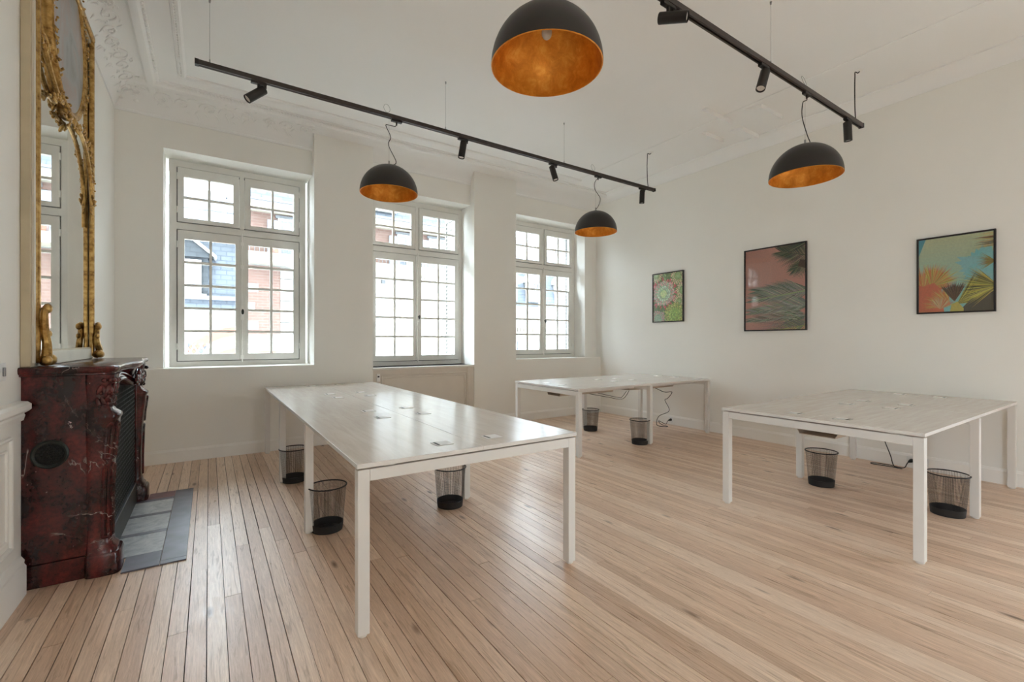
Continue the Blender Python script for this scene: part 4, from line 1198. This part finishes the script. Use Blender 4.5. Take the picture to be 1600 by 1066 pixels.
# building with slate mansard and dormer
A = tag(empty('slate_house', (-3, Y0, -6.5)), 'slate roofed house with a white dormer, seen through the window nearest the fireplace', 'building')
A.location = (0, 0, 0)
bx(-9, .80, Y0, 20, -6.5, 2.10).build('wall', 'stonecream', A)
bx(-9, .80, Y0 - .06, Y0, 1.98, 2.09).build('string_course', 'stonewhite', A)
bx(-9, .80, Y0 - .03, Y0, 1.60, 1.64).build('string_course', 'stonewhite', A)
slope(-9, .80, Y0 - .05, 2.10, Y0 + .05, 2.31).build('eaves_slates', 'slate', A)
bx(-9, .80, Y0 - .14, Y0 + .05, 2.30, 2.40).build('zinc_gutter', 'zinc', A)
slope(-9, .80, Y0 + .04, 2.40, Y0 + .42, 4.02).build('mansard', 'slate', A)
bx(-9, .80, Y0 + .25, Y0 + .60, 4.0, 4.12).build('roof_break', 'zinc', A)
slope(-9, .80, Y0 + .45, 4.10, Y0 + 2.2, 5.72).build('upper_roof', 'zinc', A)
for k in range(16): MB().tube([(-8 + k * .56, Y0 + .44, 4.12), (-8 + k * .56, Y0 + 2.19, 5.74)], .022, 5).build('roof_seam', 'zinc', A)
for k in range(1, 4): MB().tube([(-9, Y0 + .45 + k * .43, 4.12 + k * .40), (.80, Y0 + .45 + k * .43, 4.12 + k * .40)], .014, 5).build('roof_seam', 'zinc', A)
MB().ball((.28, Y0 + .62, 4.36), (.10, .06, .05)).build('roof_vent', 'slatedark', A, smooth=True)
bx(.40, .46, Y0 + 1.9, Y0 + 1.96, 5.5, 6.1).build('flue', 'zinc', A)
dm = bx(-.90, -.02, Y0 - .02, Y0 + .5, 2.40, 3.36).build('dormer', 'slatedark', A)
MB().prism([(-1.05, 3.34), (-.45, 3.86), (.16, 3.34), (.16, 3.42), (-.45, 3.94), (-1.05, 3.42)], Y0 - .22, Y0 + .7, 1).build('dormer_roof', 'whitejoin', dm)
MB().prism([(-1.0, 3.36), (-.45, 3.84), (.10, 3.36)], Y0 - .12, Y0 + .5, 1).build('dormer_gable', 'slatedark', dm)
win(A, -.86, -.16, 2.44, 3.30, Y0 - .02, 1, .09)
bx(-.95, -.05, Y0 - .16, Y0, 2.38, 2.44).build('dormer_sill', 'whitejoin', A)
def arc(cx, cz, r0, r1, a0, a1, y0, y1, n=18):
    rg = []
    for k in range(n + 1):
        a = a0 + (a1 - a0) * k / n
        rg.append([(cx + r * math.cos(a), y, cz + r * math.sin(a)) for r, y in ((r0, y0), (r1, y0), (r1, y1), (r0, y1))])
    return MB().loft(rg, True)
arc(.72, .10, 1.30, 1.52, PI * .5, PI * .86, Y0 - .05, Y0 + .02).build('brick_arch', 'redbrick', A)
arc(.72, .10, .62, .98, PI * .5, PI * .90, Y0 - .05, Y0 + .02).build('brick_arch', 'redbrick', A)
bx(-.50, -.05, Y0 - .005, Y0 + .02, .5, 1.20).build('dark_opening', 'darkglass', A)
mb = MB()
for s in (-1, 1):
    for k in range(4): mb.tube([(-.50 + k * .15, Y0 - .06, .80 if s > 0 else 1.18), (-.50 + k * .15 + .22, Y0 - .06, 1.18 if s > 0 else .80)], .016, 5)
mb.build('lattice', 'whitejoin', A)
bx(-.56, -.44, Y0 - .08, Y0, .3, 1.3).build('opening_jamb', 'whitejoin', A)

# brick building with balcony
Bd = tag(empty('brick_house', (0, 0, 0)), 'brick house with a long balcony and stone base, seen through the first two windows', 'building')
bx(.82, 9.3, Y0 - .1, 20, -6.5, 3.32).build('stone_wall', 'stonewhite', Bd)
bx(.82, 9.3, Y0 - .02, 20, 3.32, 4.90).build('brick_wall', 'brick', Bd)
bx(.86, 1.62, Y0 - .16, Y0 - .1, 1.42, 3.26).build('brick_pier', 'brick', Bd)
for k in range(6): bx(1.63, 1.99 - (k % 2) * .1, Y0 - .18, Y0 - .1, 1.46 + k * .30, 1.74 + k * .30).build('quoin', 'stonewhite', Bd, bevel=.01)
for k in range(3): bx(.84, 1.02 if k % 2 else 1.10, Y0 - .18, Y0 - .1, 1.55 + k * .5, 1.78 + k * .5).build('quoin', 'stonewhite', Bd, bevel=.01)
bx(1.1, 1.56, Y0 - .11, Y0 - .09, .60, .98).build('brick_inset', 'redbrick', Bd)
bx(.82, 9.3, Y0 - .75, Y0, 3.31, 3.54).build('balcony_slab', 'stonecream', Bd)
for zz in (1.06, 1.20, 1.34): bx(.82, 9.3, Y0 - .14, Y0 - .1, zz, zz + .05).build('string_course', 'stonecream', Bd)
rl = MB().box(.84, 9.3, Y0 - .72, Y0 - .69, 3.94, 3.975).build('balcony_rail', 'railiron', Bd)
mb = MB()
for k in range(76):
    xx = .86 + k * .11
    mb.tube([(xx, Y0 - .705, 3.54), (xx, Y0 - .705, 3.95)], .008, 4)
mb.build('balusters', 'railiron', rl, kind='stuff')
bx(.82, 9.3, Y0 - .32, Y0 + .1, 4.74, 4.97).build('cornice', 'stonecream', Bd)
bx(.82, 9.3, Y0 - .42, Y0 + .1, 4.97, 5.02).build('cornice_gutter', 'zinc', Bd)
slope(.82, 9.3, Y0 - .2, 5.00, Y0 + .75, 7.6).build('slate_roof', 'slate', Bd)
for (a, b) in ((1.58, 2.35), (4.95, 5.62), (6.02, 6.80), (7.6, 8.3)):
    win(Bd, a, b, 3.56, 4.62, Y0 - .02, 1, .07)
    bx(a - .06, b + .06, Y0 - .08, Y0 - .02, 4.62, 4.70).build('lintel', 'railiron', Bd)
    bx(a - .26, a - .01, Y0 - .07, Y0 - .02, 3.60, 4.55).build('open_shutter', 'zinc', Bd)
dmr = bx(4.2, 4.86, Y0 - .25, Y0 + .9, 5.22, 6.3).build('roof_dormer', 'stonewhite', Bd)
win(Bd, 4.28, 4.78, 5.28, 6.1, Y0 - .25, 1, .05)
for (a, b) in ((4.05, 4.76), (6.46, 7.2)):
    bx(a, b, Y0 - .12, Y0 - .09, 1.42, 2.78).build('shutter_leaf', 'whitejoin', Bd)
    for k in range(12): bx(a, b, Y0 - .14, Y0 - .12, 1.50 + k * .105, 1.53 + k * .105).build('shutter_slat', 'zinc', Bd)
    mb = MB().box(a - .05, b + .05, Y0 - .32, Y0 - .29, 1.82, 1.85)
    for k in range(9): mb.tube([(a + (b - a) * k / 8, Y0 - .305, 1.42), (a + (b - a) * k / 8, Y0 - .305, 1.84)], .010, 4)
    mb.build('window_guard', 'railiron', Bd)
for a in (5.02, 5.85): bx(a, a + .04, Y0 - .13, Y0 - .1, 1.42, 3.3).build('wall_rib', 'stonecream', Bd)
bx(4.42, 4.52, Y0 - .2, Y0 - .1, 3.02, 3.14).build('wall_lamp', 'railiron', Bd)
# flowers and plant on the balcony
def plant(x, z, w, label, flower):
    r = tag(empty('balcony_plant', (x, Y0 - .62, z)), label, 'plant', 'plants on the balcony across the street')
    MB().prism([(-w * .6, 0), (w * .6, 0), (w * .7, .14), (-w * .7, .14)], -.08, .08, 1).build('planter', 'redbrick' if flower else 'stonewhite', r)
    mb = MB()
    for k in range(40): mb.ball((random.uniform(-w * .8, w * .8), random.uniform(-.08, .08), .16 + random.uniform(0, .26)), (.035, .02, .05), Euler((random.random() * 3, random.random() * 3, 0)), n=5, m=3)
    mb.build('foliage', 'leaf', r, kind='stuff')
    if flower:
        mb = MB()
        for k in range(16): mb.ball((random.uniform(-w * .8, w * .8), -.09, .22 + random.uniform(0, .2)), .03, n=6, m=4)
        mb.build('blossom', 'flower', r, kind='stuff')
plant(1.42, 3.54, .16, 'red flowers in a box on the balcony across the street', True)
plant(5.25, 3.54, .20, 'leafy green plant on the balcony behind the middle window', False)

# pale mansard house to the right
Y1 = 16.0
Cb = tag(empty('mansard_house', (0, 0, 0)), 'pale stone house with a two-slope mansard, seen through the window nearest the picture wall', 'building')
bx(9.3, 20, Y1, 22, -6.5, 2.32).build('stone_wall', 'stonewhite', Cb)
bx(9.3, 20, Y1 - .3, Y1 + .1, 2.32, 2.72).build('cornice', 'stonecream', Cb)
bx(9.3, 20, Y1 - .06, Y1, 1.58, 1.64).build('string_course', 'stonecream', Cb)
for k in range(60): bx(9.5 + k * .16, 9.5 + k * .16 + .05, Y1 - .05, Y1, 1.66, 1.82).build('dentil', 'stonecream', Cb)
slope(9.3, 20, Y1 - .02, 2.72, Y1 + .5, 4.75).build('mansard', 'slate', Cb)
MB().add([(9.3, Y1 + .45, 4.72), (14.2, Y1 + .45, 4.72), (12.6, Y1 + 2.6, 6.35), (9.3, Y1 + 2.6, 6.45), (9.3, Y1 + 2.9, 4.72), (14.2, Y1 + 2.9, 4.72)],
         [(0, 1, 2, 3), (0, 4, 5, 1), (1, 5, 2), (0, 3, 4), (3, 2, 5, 4)]).build('upper_roof', 'zinc', Cb)
for k in range(9): MB().tube([(9.6 + k * .5, Y1 + .44, 4.74), (9.4 + k * .42, Y1 + 2.58, 6.40)], .02, 5).build('roof_seam', 'zinc', Cb)
for a in (10.55, 11.80, 13.4):
    d = bx(a - .32, a + .32, Y1 - .1, Y1 + .6, 2.95, 3.85).build('dormer', 'stonewhite', Cb)
    arc(a, 3.80, .02, .40, 0, PI, Y1 - .14, Y1 + .6, 14).build('dormer_arch', 'stonewhite', d)
    win(Cb, a - .20, a + .20, 3.0, 3.78, Y1 - .1, 1, .04)
for k in range(3):
    a = 10.3 + k * 1.45
    win(Cb, a, a + .7, -.6, 1.3, Y1, 1, .06)
